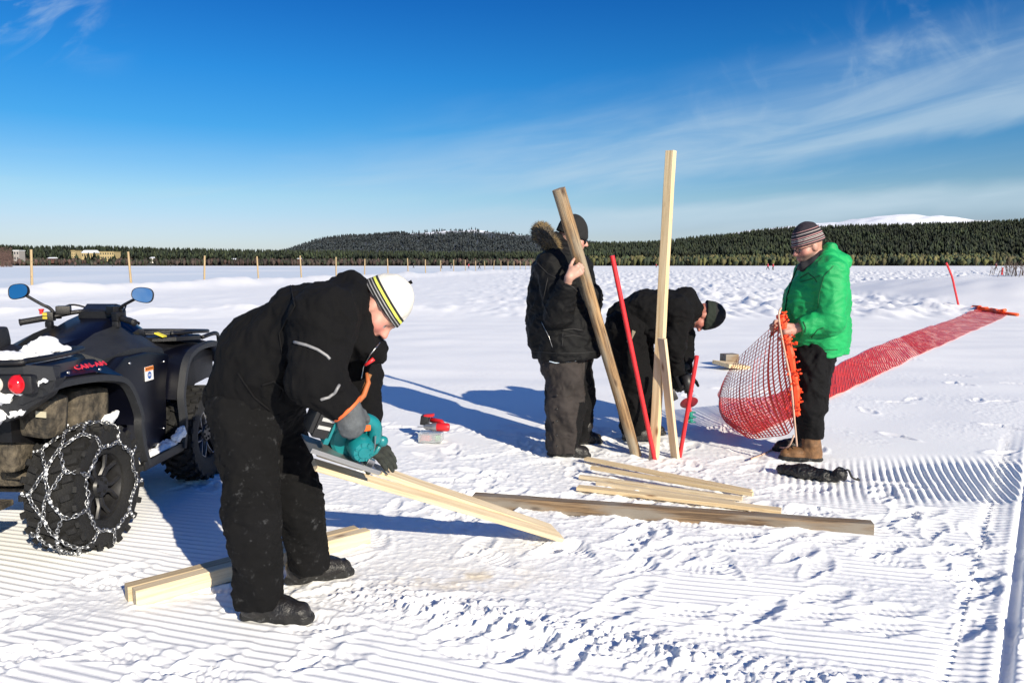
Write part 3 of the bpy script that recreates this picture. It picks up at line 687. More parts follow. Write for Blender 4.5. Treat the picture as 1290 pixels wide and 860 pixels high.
def boot(name, root, ankle, heel, toe, m, h=.007, r=.052, top=.10, label=None, lift=0.0):
    """one winter boot; heel and toe are ground points"""
    ankle, heel, toe = Vector(ankle), Vector(heel), Vector(toe); gz_ = min(heel.z, toe.z)
    d = (toe-heel); L_ = d.length; d.normalize(); up = V3(0, 0, 1)
    q = lambda t, z: heel+d*(L_*t)+up*z
    side = up.cross(d)
    pr = [rc(q(.16, .045), q(.20, .085), .050, .052, k=.03), rc(q(.20, .06), ankle, .054, r, k=.04),
          rc(q(.22, .055), q(.62, .045), .050, .050, side, 1.0, k=.03), rc(q(.60, .040), q(.86, .036), .050, .043, side, 1.05, k=.02),
          rc(q(.08, .010), q(.90, .010), .043, .048, up, .55, k=.008), rc(ankle, ankle+(ankle-q(.2, .06)).normalized()*top, r, r*1.1, k=.02)]
    def mf(c): return (c[:, 2]-gz_ < .026).astype(int)
    n = (0, 0, -1)
    o = blob(name, pr, h, m, root, cuts=[(heel+V3(0, 0, -.002), (0, 0, -1))] if abs(heel.z-toe.z) < .02 else (), fold=dict(amp=.006, size=.07), matfn=mf, it=1)
    if label: o['label'] = label
    return o
from mathutils.bvhtree import BVHTree
def surf_lines(root, part, items):
    o = [c for c in root.children if c.name.split('.')[0] == part][0]
    bv = BVHTree.FromPolygons([v.co+root.location for v in o.data.vertices], [q.vertices[:] for q in o.data.polygons])
    for name, pts, r, m in items:
        q = []
        for i in range(len(pts)-1):
            for t in np.linspace(0, 1, 6, endpoint=False):
                h = bv.ray_cast(Vector((0, 0, CAM_H)), ray(pts[i][0]*(1-t)+pts[i+1][0]*t, pts[i][1]*(1-t)+pts[i+1][1]*t))
                if h[0] is not None: q.append(h[0]-root.location+h[1]*.001)
        if len(q) > 2:
            mb = MB(); mb.tube(q, r, 6); mb.build(name, m, root, True)
m_skin = attr_mat('skin', .5, bump=.25, bscale=350, sss=.06)
m_black = mat('black_workwear', (.0026, .0026, .0033), .88, var=.35, vscale=6, bump=.35, bscale=500, spec=.20, dust=.06, dustcol=(.10,.10,.10), crease=.40, cscale=4.5)
m_parka = mat('parka_fabric', (.0026, .0028, .0036), .70, var=.3, vscale=5, bump=.3, bscale=420, spec=.24, crease=.40, cscale=4.5)
m_trouser = mat('dusty_work_trousers', (.0036, .0036, .0042), .92, var=.35, vscale=5, bump=.4, bscale=420, spec=.2, dust=.34, dustcol=(.26, .27, .29), dscale=22, crease=.32, cscale=5)
m_ski = mat('grey_brown_trouser', (.032, .027, .026), .8, var=.3, vscale=5, bump=.3, bscale=420, spec=.25, crease=.40, cscale=4.5)
m_dkpant = mat('dark_trouser', (.0032, .0032, .0042), .88, var=.4, vscale=5, bump=.4, bscale=400, spec=.25, crease=.40, cscale=4.5)
m_green = mat('green_shell', (.007, .31, .088), .55, var=.12, vscale=4, bump=.3, bscale=250, spec=.35, crease=.30, cscale=4.0)
m_boot = mat('black_boot', (.012, .011, .011), .45, var=.4, vscale=20, bump=.4, bscale=120, dust=.25, dustcol=(.7,.72,.76), dscale=30)
m_sole = mat('rubber_sole', (.010, .010, .010), .8, dust=.45, dustcol=(.8,.82,.86), dscale=40)
m_tan = mat('tan_boot_leather', (.17, .085, .035), .6, var=.4, vscale=18, bump=.4, bscale=150)
m_glove = mat('grey_work_glove', (.085, .095, .105), .75, var=.3, vscale=30, bump=.5, bscale=300)
m_glove2 = mat('dark_work_glove', (.022, .026, .022), .8, var=.3, vscale=30, bump=.5, bscale=300)
m_reflect = mat('grey_reflective_piping', (.20, .20, .21), .4)
m_orange = mat('orange_strap', (.75, .13, .03), .6)
m_metal = mat('steel', (.45, .45, .46), .3, metal=1.0)
def hat_mat(name, bands, knit=260):
    """bands: list of (height from, colour) bottom to top, along local Z"""
    m = bpy.data.materials.new(name); m.use_nodes = True; nt = m.node_tree; b = nt.nodes['Principled BSDF']; L = nt.links.new
    tc = nd(nt, 'ShaderNodeTexCoord'); sp = nd(nt, 'ShaderNodeSeparateXYZ'); L(tc.outputs['Object'], sp.inputs[0])
    mr = nd(nt, 'ShaderNodeMapRange'); mr.inputs['From Min'].default_value = -.1; mr.inputs['From Max'].default_value = .2; L(sp.outputs['Z'], mr.inputs['Value'])
    rp = nd(nt, 'ShaderNodeValToRGB'); rp.color_ramp.interpolation = 'CONSTANT'; e = rp.color_ramp.elements
    for i, (z, c) in enumerate(bands):
        k = e[0] if i == 0 else e.new((z+.1)/.3); k.position = (z+.1)/.3; k.color = (*c, 1)
    e[-1].color = (*bands[-1][1], 1) if False else e[-1].color
    L(mr.outputs[0], rp.inputs['Fac']); L(rp.outputs['Color'], b.inputs['Base Color']); b.inputs['Roughness'].default_value = .9
    w = nd(nt, 'ShaderNodeTexNoise'); w.inputs['Scale'].default_value = knit; L(tc.outputs['Object'], w.inputs['Vector'])
    bp = nd(nt, 'ShaderNodeBump'); bp.inputs['Strength'].default_value = .5; bp.inputs['Distance'].default_value = .004; L(w.outputs['Fac'], bp.inputs['Height']); L(bp.outputs[0], b.inputs['Normal'])
    return m
def beanie(name, root, M, m, tilt=.25, low=.035, size=1.0, tall=.0, h=.006, extra=None):
    """built in the head's own frame so its knitted bands run round the head"""
    s = size
    pr = [ell((-.010, 0, .032), (.109*s, .089*s, .108*s+tall*.5), None, .03)]
    if tall: pr.append(ell((-.02, 0, .075+tall*.6), (.075*s, .062*s, .070+tall*.4), None, .05))
    pr.append(ell((-.010, 0, low+.012), (.111*s, .091*s, .030), None, .02))
    if extra: pr += extra
    root_inv = Matrix.Translation(-Vector(root.location))
    return blob(name, pr, h, m, root, cuts=[(V3(0, 0, low), (math.sin(tilt)*1.0, 0, -math.cos(tilt)))], fold=dict(amp=.004, size=.06), it=2, local=root_inv @ M)
def person(label, base):
    return thing('person', Vector((base[0], base[1], base[2])), label, 'person')
def sleeve_band(name, root, a, b, r, w, m, ax=None):
    """a thin reflective ring lying on a sleeve, between points a and b of its axis"""
    return None

# ---- A: man sawing, bent over, facing right ---------------------------------
def saw_man():
    gN, gF = G(345, 782), G(398, 733)
    root = person('man in black workwear and a white striped beanie bending over a saw', ((gN.x+gF.x)/2, (gN.y+gF.y)/2, 0))
    pel = P(312, 492, 3.02); mid = P(345, 448, 3.02); che = P(402, 412, 3.02); nb = P(452, 388, 3.02)
    hipN, hipF = P(308, 525, 2.92), P(343, 522, 3.12)
    kneeN, kneeF = P(318, 645, 2.80), P(377, 632, 3.10)
    ankN, ankF = G(322, 772)+V3(0, 0, .10), G(382, 730)+V3(0, 0, .10)
    shN, shF = P(408, 398, 2.78), P(440, 398, 3.24)
    elN, elF = P(398, 476, 2.72), P(455, 478, 3.26)
    wrN, wrF = P(438, 516, 2.74), P(462, 555, 3.12)
    Mh = head_frame(P(474, 390, 3.00), P(474+47, 390+84, 2.93)-P(474, 390, 3.0), P(474+84, 390-47, 3.03)-P(474, 390, 3.0))
    hp, hs = head_prims(Mh)
    body = hp+chain([Mh @ V3(-.02, 0, -.05), mixv(nb, che, .1)], [.058, .065])+chain([nb, che, mid, pel], [.07, .13, .13, .13])
    for a, b, c in ((shN, elN, wrN), (shF, elF, wrF)): body += chain([nb, a, b, c], [.06, .055, .045, .032])
    for a, b, c in ((hipN, kneeN, ankN), (hipF, kneeF, ankF)): body += chain([pel, a, b, c], [.10, .085, .06, .045])
    blob('body', body, .0065, m_skin, root, subs=hs, tint=head_tint(Mh, (.46, .235, .18), red=.75, brow=(.10,.06,.04)))
    yx = V3(0, 1, 0)
    # jacket
    J = chain([P(319, 496, 3.02), P(342, 456, 3.02), P(390, 420, 3.0), P(434, 402, 3.0)], [.185, .205, .19, .125], yx, 1.12, .06)
    J += [rc(P(350, 468, 2.98), P(358, 486, 2.98), .15, .115, yx, 1.1, .07), rc(shN, shF, .125, .125, k=.06)]
    J += chain([P(410, 402, 2.80), elN, wrN], [.126, .108, .066], k=.018)+chain([shF, elF, wrF], [.12, .09, .062], k=.04)
    # hood lying on the neck, and the stand-up collar round the chin
    J += chain([P(428, 374, 3.10), P(445, 366, 3.0), P(440, 380, 2.88)], [.065, .07, .06], k=.05)
    J += chain([P(449, 372, 2.92), P(453, 404, 2.92), P(463, 434, 2.93), P(478, 443, 3.0), P(470, 430, 3.09)], [.040, .036, .036, .036, .036], k=.03)
    J += [rc(P(450, 425, 2.97), P(464, 446, 2.97), .08, .036, k=.05)]
    hem = (P(318, 514, 3.02), P(318, 514, 3.02)-P(338, 462, 3.02))
    blob('jacket', J, .0085, m_black, root, cuts=[(P(322, 527, 3.02), P(312, 535, 3.02)-P(336, 462, 3.02)), (wrN, wrN-elN, .11), (wrF+(wrF-elF)*.05, wrF-elF, .11)],
         fold=[dict(amp=.016, size=.16, stretch=(1.4, 1, .9)), dict(amp=.007, size=.06, stretch=(1.6, 1, .8), seed=3)], it=3)
    # trousers
    T = [rc(P(314, 512, 2.95), P(338, 512, 3.08), .150, .145, k=.06)]
    T += chain([hipN, kneeN, G(327, 778)+V3(0, 0, .08)], [.134, .100, .094], k=.05)+chain([hipF, kneeF, G(387, 732)+V3(0, 0, .08)], [.118, .096, .094], k=.05)
    blob('trousers', T, .0085, m_trouser, root, cuts=[(G(324, 778)+V3(0, 0, .055), (0, 0, -1)), ],
         fold=[dict(amp=.020, size=.17, stretch=(1, 1, .7)), dict(amp=.008, size=.06, stretch=(1, 1, 1.5), seed=5)], it=3)
    boot('boot', root, ankN, G(308, 776), G(390, 782), [m_boot, m_sole])
    boot('boot', root, ankF, G(364, 733), G(441, 722), [m_boot, m_sole])
    # beanie: dark knitted bands, yellow line, white crown
    K, Wt, Ye, Gy = (.012, .012, .014), (.60, .585, .54), (.62, .66, .10), (.30, .30, .30)
    bands = [(-.1, K), (.022, Gy), (.0255, K), (.034, Gy), (.0375, K), (.046, Gy), (.0495, K), (.056, Ye), (.066, K), (.075, Wt)]
    beanie('beanie', root, Mh, hat_mat('striped_beanie_knit', bands), tilt=.10, low=.022, size=1.03, tall=.018)
    mb = MB(); mb.tube([Mh @ V3(-.03, 0, .158), Mh @ V3(-.028, 0, .182)], [.006, .008], 8)
    for v in mb.bm.verts: v.co -= root.location
    mb.build('beanie_tassel', m_black, root)
    # gloves
    hx = (P(447, 548, 2.75)-P(438, 516, 2.74))
    blob('glove', hand_prims(wrN-hx.normalized()*.02, hx, V3(.45, -.8, .2), 1, (.7, .75, .8, .85), 1.12, 1.25)+[rc(wrN-hx.normalized()*.03, wrN+hx.normalized()*.05, .046, .050, k=.02), rc(wrN, wrN+hx.normalized()*.075, .044, .036, k=.02)], .004, m_glove, root, it=2)
    o = wrF; fx = P(500, 578, 3.06)-P(462, 560, 3.10)
    blob('glove', hand_prims(o, fx+V3(0, -.05, -.02), V3(.1, -.35, 1), -1, (.15, .2, .25, .3), 1.12, 1.25, .5, .06)+[rc(o-V3(.01, 0, -.05), o, .045, .045, k=.02)], .004, m_glove2, root, it=2).__setitem__('label', 'dark glove with yellow edged cuff')
    def ring(name, c, n, r, w, m, sq=1.0, bump_ax=None):
        n = Vector(n).normalized(); a = n.orthogonal().normalized(); b = n.cross(a); mb = MB()
        pts = [Vector(c)+(a*math.cos(t)+b*math.sin(t))*r for t in np.linspace(0, 2*math.pi, 40)[:-1]]
        mb.tube(pts, w, 6, closed=True)
        for v in mb.bm.verts: v.co -= root.location
        return mb.build(name, m, root, True)
    ring('cuff_lining', wrN-hx.normalized()*.004, wrN-elN, .060, .008, m_orange)
    ring('cuff_edge', wrF+V3(.004, 0, -.004), wrF-elF, .050, .006, mat('yellow_cuff', (.6, .55, .08), .7))
    # reflective piping on the near sleeve: curves lying on the sleeve surface
    dg = bpy.context.evaluated_depsgraph_get(); dg.update()
    jk = [c for c in root.children if c.name.startswith('jacket')][0]
    from mathutils.bvhtree import BVHTree
    bv = BVHTree.FromPolygons([v.co+root.location for v in jk.data.vertices], [p.vertices[:] for p in jk.data.polygons])
    def on(px, py):
        d = ray(px, py); h = bv.ray_cast(Vector((0, 0, CAM_H)), d); return (h[0]+h[1]*.002 if h[0] is not None else None)
    def piping(name, pts, r, m):
        q = []
        for i in range(len(pts)-1):
            for t in np.linspace(0, 1, 6, endpoint=False): q.append(on(pts[i][0]*(1-t)+pts[i+1][0]*t, pts[i][1]*(1-t)+pts[i+1][1]*t))
        q = [v for v in q if v is not None]
        if len(q) < 3: return
        mb = MB(); mb.tube([v-root.location for v in q], r, 6); mb.build(name, m, root, True)
    piping('reflective_piping', [(371, 431), (385, 434), (400, 440), (412, 448), (416, 453)], .006, m_reflect)
    piping('reflective_piping', [(404, 503), (414, 500), (422, 494), (428, 483)], .006, m_reflect)
    piping('zip', [(478, 432), (466, 446), (458, 462), (455, 480)], .003, m_metal)
    piping('pocket_flap', [(330, 485), (345, 480), (357, 490), (352, 505)], .005, m_dkpant)
    piping('pocket_flap', [(300, 470), (320, 500), (345, 520)], .004, m_dkpant)
    piping('shoulder_seam', [(365, 355), (372, 385), (352, 420), (356, 450)], .003, m_dkpant)
    # pen and tool straps in the chest pocket
    mb = MB(); mb.tube([P(460, 460, 2.90)-root.location, P(471, 452, 2.90)-root.location], [.006, .008], 8); mb.build('red_pen', mat('red_plastic', (.65, .02, .025), .4), root, True)
    mb = MB(); mb.tube([P(x, y, Y)-root.location for x, y, Y in ((462, 470, 2.88), (464, 482, 2.86), (458, 498, 2.84), (449, 508, 2.80), (447, 520, 2.76))], [.007, .010, .011, .010, .008], 8); mb.build('tool_lanyard', mat('orange_leather', (.42, .12, .035), .6), root, True)
    mb = MB(); mb.tube([P(466, 471, 2.88)-root.location, P(456, 495, 2.86)-root.location], [.009, .007], 8); mb.build('tool_handle', mat('wooden_handle', (.28, .13, .05), .5), root, True)
    return dict(wrN=wrN, hx=hx, wrF=wrF)
A_ = saw_man()

# ---- B: man in hooded parka holding the old pole ------------------------------
def parka_man():
    Y = 5.42
    root = person('man in long black parka with fur hood, holding the weathered pole', (G(715, 572).x, Y, 0))
    gN, gF = G(712, 574), G(735, 560)
    nb = P(712, 322, Y); che = P(708, 355, Y); pel = P(712, 440, Y)
    hipN, hipF = P(710, 450, Y-.1), P(722, 450, Y+.1)
    kneeN, kneeF = P(712, 512, Y-.12), P(730, 505, Y+.14)
    ankN, ankF = G(708, 573)+V3(0, 0, .10), G(730, 560)+V3(0, 0, .10)
    shN, shF = P(694, 338, Y-.17), P(728, 340, Y+.2)
    elN, elF = P(704, 394, Y-.26), P(740, 395, Y+.12)
    wrN, wrF = P(717, 349, Y-.42), P(748, 370, Y-.05)
    Mh = head_frame(P(721, 300, Y), V3(1, -.06, -.26), V3(.26, 0, 1))
    hp, hs = head_prims(Mh)
    hd = hand_prims(wrN, V3(.80, -.05, .62), V3(-.05, -1, -.1), 1, (.75, .8, .8, .85), 1.0, 1.1, .6)
    body = hp+chain([Mh @ V3(-.02, 0, -.05), nb], [.058, .065])+chain([nb, che, pel], [.07, .13, .13])
    body += chain([nb, shN, elN, wrN], [.06, .055, .045, .028])+chain([nb, shF, elF, wrF], [.06, .055, .045, .028])
    body += chain([pel, hipN, kneeN, ankN], [.10, .085, .06, .045])+chain([pel, hipF, kneeF, ankF], [.10, .085, .06, .045])+hd
    blob('body', body, .0055, m_skin, root, subs=hs, tint=head_tint(Mh, (.47, .27, .21), red=.5))
    yx = V3(0, 1, 0)
    J = chain([P(701, 345, Y), P(703, 380, Y), P(709, 412, Y), P(713, 452, Y)], [.175, .205, .235, .255], yx, 1.12, .06)
    J += [rc(P(697, 334, Y-.14), P(722, 336, Y+.15), .12, .12, k=.06), rc(P(688, 345, Y), P(686, 420, Y), .10, .12, k=.08)]
    J += chain([P(695, 338, Y-.15), elN, mixv(elN, wrN, .9)], [.125, .105, .068], k=.015)+chain([shF, elF, wrF], [.11, .10, .07], k=.04)
    J += chain([P(700, 312, Y), P(712, 330, Y-.06), P(732, 338, Y)], [.085, .10, .085], k=.05)+[rc(P(695, 306, Y), P(703, 318, Y), .085, .09, yx, 1.2, k=.05)]
    blob('parka', J, .009, m_parka, root, cuts=[(P(713, 449, Y), V3(.05, 0, -1)), (mixv(elN, wrN, .86), wrN-elN, .11)],
         fold=[dict(amp=.020, size=.20, stretch=(1, 1, 1.0)), dict(amp=.009, size=.075, stretch=(1, 1, 1.4), seed=2)], it=3)
    # fur trim of the hood: a thick soft roll of many short hairs
    fu = MB(); r = random.Random(4); c = [P(681, 296, Y+.16), P(680, 291, Y+.04), P(684, 293, Y-.08), P(691, 304, Y-.14), P(699, 314, Y-.14)]
    def fpt(t):
        t = t*(len(c)-1); i = min(int(t), len(c)-2); return mixv(c[i], c[i+1], t-i)
    frad = lambda t: .040+.022*math.sin(math.pi*min(max(t, .05), .85)/.9)
    fu.tube([fpt(t)-root.location for t in np.linspace(0, 1, 14)], [frad(t) for t in np.linspace(0, 1, 14)], 10)
    for _ in range(7000):
        t = r.random(); q = fpt(t)-root.location; d = Vector((r.gauss(0, 1), r.gauss(0, 1), r.gauss(0, 1))).normalized(); l = r.uniform(.020, .042); rr = frad(t)*.9
        tw = V3(r.gauss(0, .4), r.gauss(0, .4), r.gauss(0, .4)); s = d.orthogonal().normalized()*.0022; a = q+d*rr; b = a+(d+tw).normalized()*l
        tan = perlin(np.array([q.x*14]), np.array([q.y*14]), np.array([q.z*14]))[0]+.35*(t-.5)
        fu.mi = 1 if tan+r.gauss(0, .12) > .12 else r.choice((0, 0, 2))
        fu._f([fu.bm.verts.new(v) for v in (a-s, a+s, b)])
    fu.build('fur_trim', [mat('fur_grey', (.085, .070, .052), .9), mat('fur_tan', (.26, .185, .09), .9), mat('fur_dark', (.035, .030, .026), .9)], root)
    T = [rc(P(706, 452, Y-.07), P(718, 452, Y+.08), .16, .16, k=.05)]+chain([hipN, kneeN, ankN], [.155, .135, .130], k=.05)+chain([hipF, kneeF, ankF], [.14, .12, .10], k=.04)
    # black knee and seat panels of the ski trousers by place
    kb = np.array(P(733, 540, Y-.1))
    def mf(c):
        px = 645+932*(c[:, 0])/(c[:, 1]); n = perlin(c[:, 0]*6, c[:, 1]*6, c[:, 2]*6)
        return ((px+8*n > 727) & (c[:, 2] < .42)).astype(int) | (px+3*n > 737).astype(int) | ((px < 688+6*n) & (c[:, 2] < .5)).astype(int)
    blob('trousers', T, .0085, [m_ski, m_dkpant], root, cuts=[(P(708, 569, Y-.1), (0, 0, -1))], fold=[dict(amp=.022, size=.17, stretch=(1, 1, .8)), dict(amp=.008, size=.06, seed=5)], it=3, matfn=mf)
    boot('boot', root, ankN, G(692, 573), G(742, 575), [m_boot, m_sole])
    boot('boot', root, ankF, G(718, 559), G(756, 557), [m_boot, m_sole])
    K = (.008, .008, .009)
    beanie('beanie', root, Mh, hat_mat('black_knit', [(-.1, K), (.0, K)]), tilt=-.1, low=.012, size=1.05, tall=.02)
    mb = MB(); Mi = Matrix.Translation(-root.location) @ Mh
    pts = [Mi @ V3(.1*math.cos(a)-.0, .088*math.sin(a), .004) for a in np.linspace(-1.4, 1.4, 15)]
    mb.tube(pts, .004, 6)
    for s in (-1, 1): mb.sphere(Mi @ V3(.098, s*.033, -.004), .024, 2, (.35, 1, .8), Mh.to_3x3())
    mb.build('sunglasses', mat('dark_glass', (.01, .01, .012), .12), root, True)
    sm = mat('parka_seam', (.007, .007, .008), .7)
    surf_lines(root, 'parka', [('shoulder_seam', [(676, 330), (690, 345), (704, 352)], .004, sm), ('pocket_flap', [(708, 416), (722, 414), (738, 417)], .006, sm), ('pocket_flap', [(709, 424), (722, 422), (737, 425)], .004, sm),
        ('pocket_edge', [(709, 418), (708, 440)], .004, sm), ('zip', [(682, 405), (692, 425), (697, 440)], .0022, m_metal), ('sleeve_seam', [(690, 350), (684, 380), (694, 405)], .004, sm), ('hem_seam', [(670, 442), (700, 445), (730, 445), (756, 442)], .004, sm), ('cuff_strap', [(713, 358), (722, 362), (728, 368)], .006, sm)])
    # buttons down the outer leg and the pale waist cord
    for py in (498, 515, 530, 548, 562):
        mb = MB(); mb.sphere(P(701.5, py, Y-.255)-root.location, .009, 2); mb.build('leg_snap', m_boot, root, True)
    mb = MB(); mb.tube([P(x, y, Y-.255)-root.location for x, y in ((692, 455), (700, 457), (712, 456), (726, 454))], .004, 6); mb.build('waist_cord', mat('pale_cord', (.55, .65, .75), .6), root, True)
parka_man()

# ---- C: man bent right over with the drill --------------------------------------
def drill_man():
    Y = 5.85
    root = person('man in black work clothes and dark cap bending down to drill the snow', (G(805, 553).x, Y, 0))
    pel = P(792, 412, Y); mid = P(825, 392, Y); che = P(855, 388, Y); nb = P(872, 394, Y)
    hipN, hipF = P(788, 418, Y-.1), P(800, 420, Y+.1)
    kneeN, kneeF = P(800, 478, Y-.12), P(808, 480, Y+.12)
    gN, gF = G(800, 553), G(806, 549)
    ankN, ankF = G(796, 553)+V3(0, 0, .10), G(812, 546)+V3(0, 0, .10)
    shN, shF = P(852, 392, Y-.19), P(860, 394, Y+.19)
    elN, elF = P(851, 436, Y-.22), P(862, 438, Y+.12)
    wrN, wrF = P(852, 474, Y-.16), P(862, 470, Y+.0)
    Mh = head_frame(P(885, 398, Y), V3(-.06, -.12, -1), V3(1, -.05, -.10))
    hp, hs = head_prims(Mh)
    body = hp+chain([Mh @ V3(-.02, 0, -.05), nb], [.058, .065])+chain([nb, che, mid, pel], [.07, .13, .13, .13])
    for a, b, c in ((shN, elN, wrN), (shF, elF, wrF)): body += chain([nb, a, b, c], [.06, .055, .045, .030])
    for a, b, c in ((hipN, kneeN, ankN), (hipF, kneeF, ankF)): body += chain([pel, a, b, c], [.10, .085, .06, .045])
    blob('body', body, .0065, m_skin, root, subs=hs, tint=head_tint(Mh, (.38, .15, .11), red=.6))
    yx = V3(0, 1, 0)
    J = chain([P(789, 404, Y), P(812, 397, Y), P(840, 396, Y), P(864, 390, Y)], [.165, .19, .185, .13], yx, 1.15, .06)
    J += [rc(shN, shF, .12, .12, k=.06), rc(P(828, 412, Y), P(846, 414, Y), .13, .11, k=.08)]
    J += chain([shN, elN, wrN], [.115, .085, .060], k=.04)+chain([shF, elF, wrF], [.11, .08, .06], k=.04)
    J += chain([P(858, 374, Y+.1), P(866, 373, Y), P(860, 378, Y-.1)], [.065, .07, .06], k=.05)+chain([P(868, 380, Y-.07), P(870, 398, Y-.08), P(866, 404, Y)], [.05, .045, .05], k=.03)
    blob('jacket', J, .0085, m_black, root, cuts=[(P(784, 418, Y), P(776, 424, Y)-P(800, 402, Y)), (wrN, wrN-elN, .1), (wrF, wrF-elF, .1)],
         fold=[dict(amp=.018, size=.17, stretch=(1.2, 1, .8)), dict(amp=.008, size=.06, seed=3)], it=3)
    T = [rc(P(789, 414, Y-.09), P(793, 414, Y+.09), .165, .165, k=.06)]+chain([hipN, kneeN, ankN], [.15, .125, .105], k=.05)+chain([hipF, kneeF, ankF], [.145, .12, .10], k=.05)
    blob('trousers', T, .0085, m_black, root, cuts=[(P(800, 545, Y), (0, 0, -1))], fold=[dict(amp=.022, size=.17, stretch=(1, 1, .8)), dict(amp=.008, size=.06, seed=8)], it=3)
    boot('boot', root, ankN, G(786, 554), G(826, 553), [m_boot, m_sole])
    boot('boot', root, ankF, G(796, 547), G(836, 547), [m_boot, m_sole])
    Gn, K = (.010, .016, .011), (.008, .008, .009)
    beanie('cap', root, Mh, hat_mat('dark_green_cap', [(-.1, Gn), (.085, K)]), tilt=-.12, low=.010, size=1.06, tall=.03)
    mb = MB(); mb.lathe([(.0, 0), (.016, .001), (.016, .004), (0, .005)], Matrix.Translation(-root.location) @ Mh @ Matrix.Translation(V3(.098, 0, .05)) @ Matrix.Rotation(R(80), 4, 'Y'), 16, False)
    mb.build('cap_badge', mat('cap_badge_red', (.45, .08, .07), .5), root, True)
    blob('glove', hand_prims(wrN, V3(.2, 0, -1), V3(-.2, -1, 0), 1, (.9, .9, .9, .9), 1.1, 1.2)+[rc(wrN+V3(0, 0, .04), wrN, .048, .045, k=.02)], .005, m_glove2, root)
    blob('glove', hand_prims(wrF, V3(.3, 0, -1), V3(.2, 1, 0), -1, (.9, .9, .9, .9), 1.1, 1.2)+[rc(wrF+V3(0, 0, .04), wrF, .048, .045, k=.02)], .005, m_glove2, root)
    # grey neck warmer
    blob('neck_warmer', chain([Mh @ V3(-.03, -.05, -.075), Mh @ V3(.035, -.04, -.085), Mh @ V3(.035, .04, -.085), Mh @ V3(-.03, .05, -.075)], [.028]*4), .006, mat('grey_fleece', (.13, .13, .135), .9), root)
    mb = MB(); mb.box(P(795, 424, Y-.27)-root.location, (.03, .015, .10), Matrix.Rotation(R(25), 3, 'Y'), .004); mb.build('pocket_ruler', mat('dull_wood', (.20, .17, .12), .7), root)
drill_man()

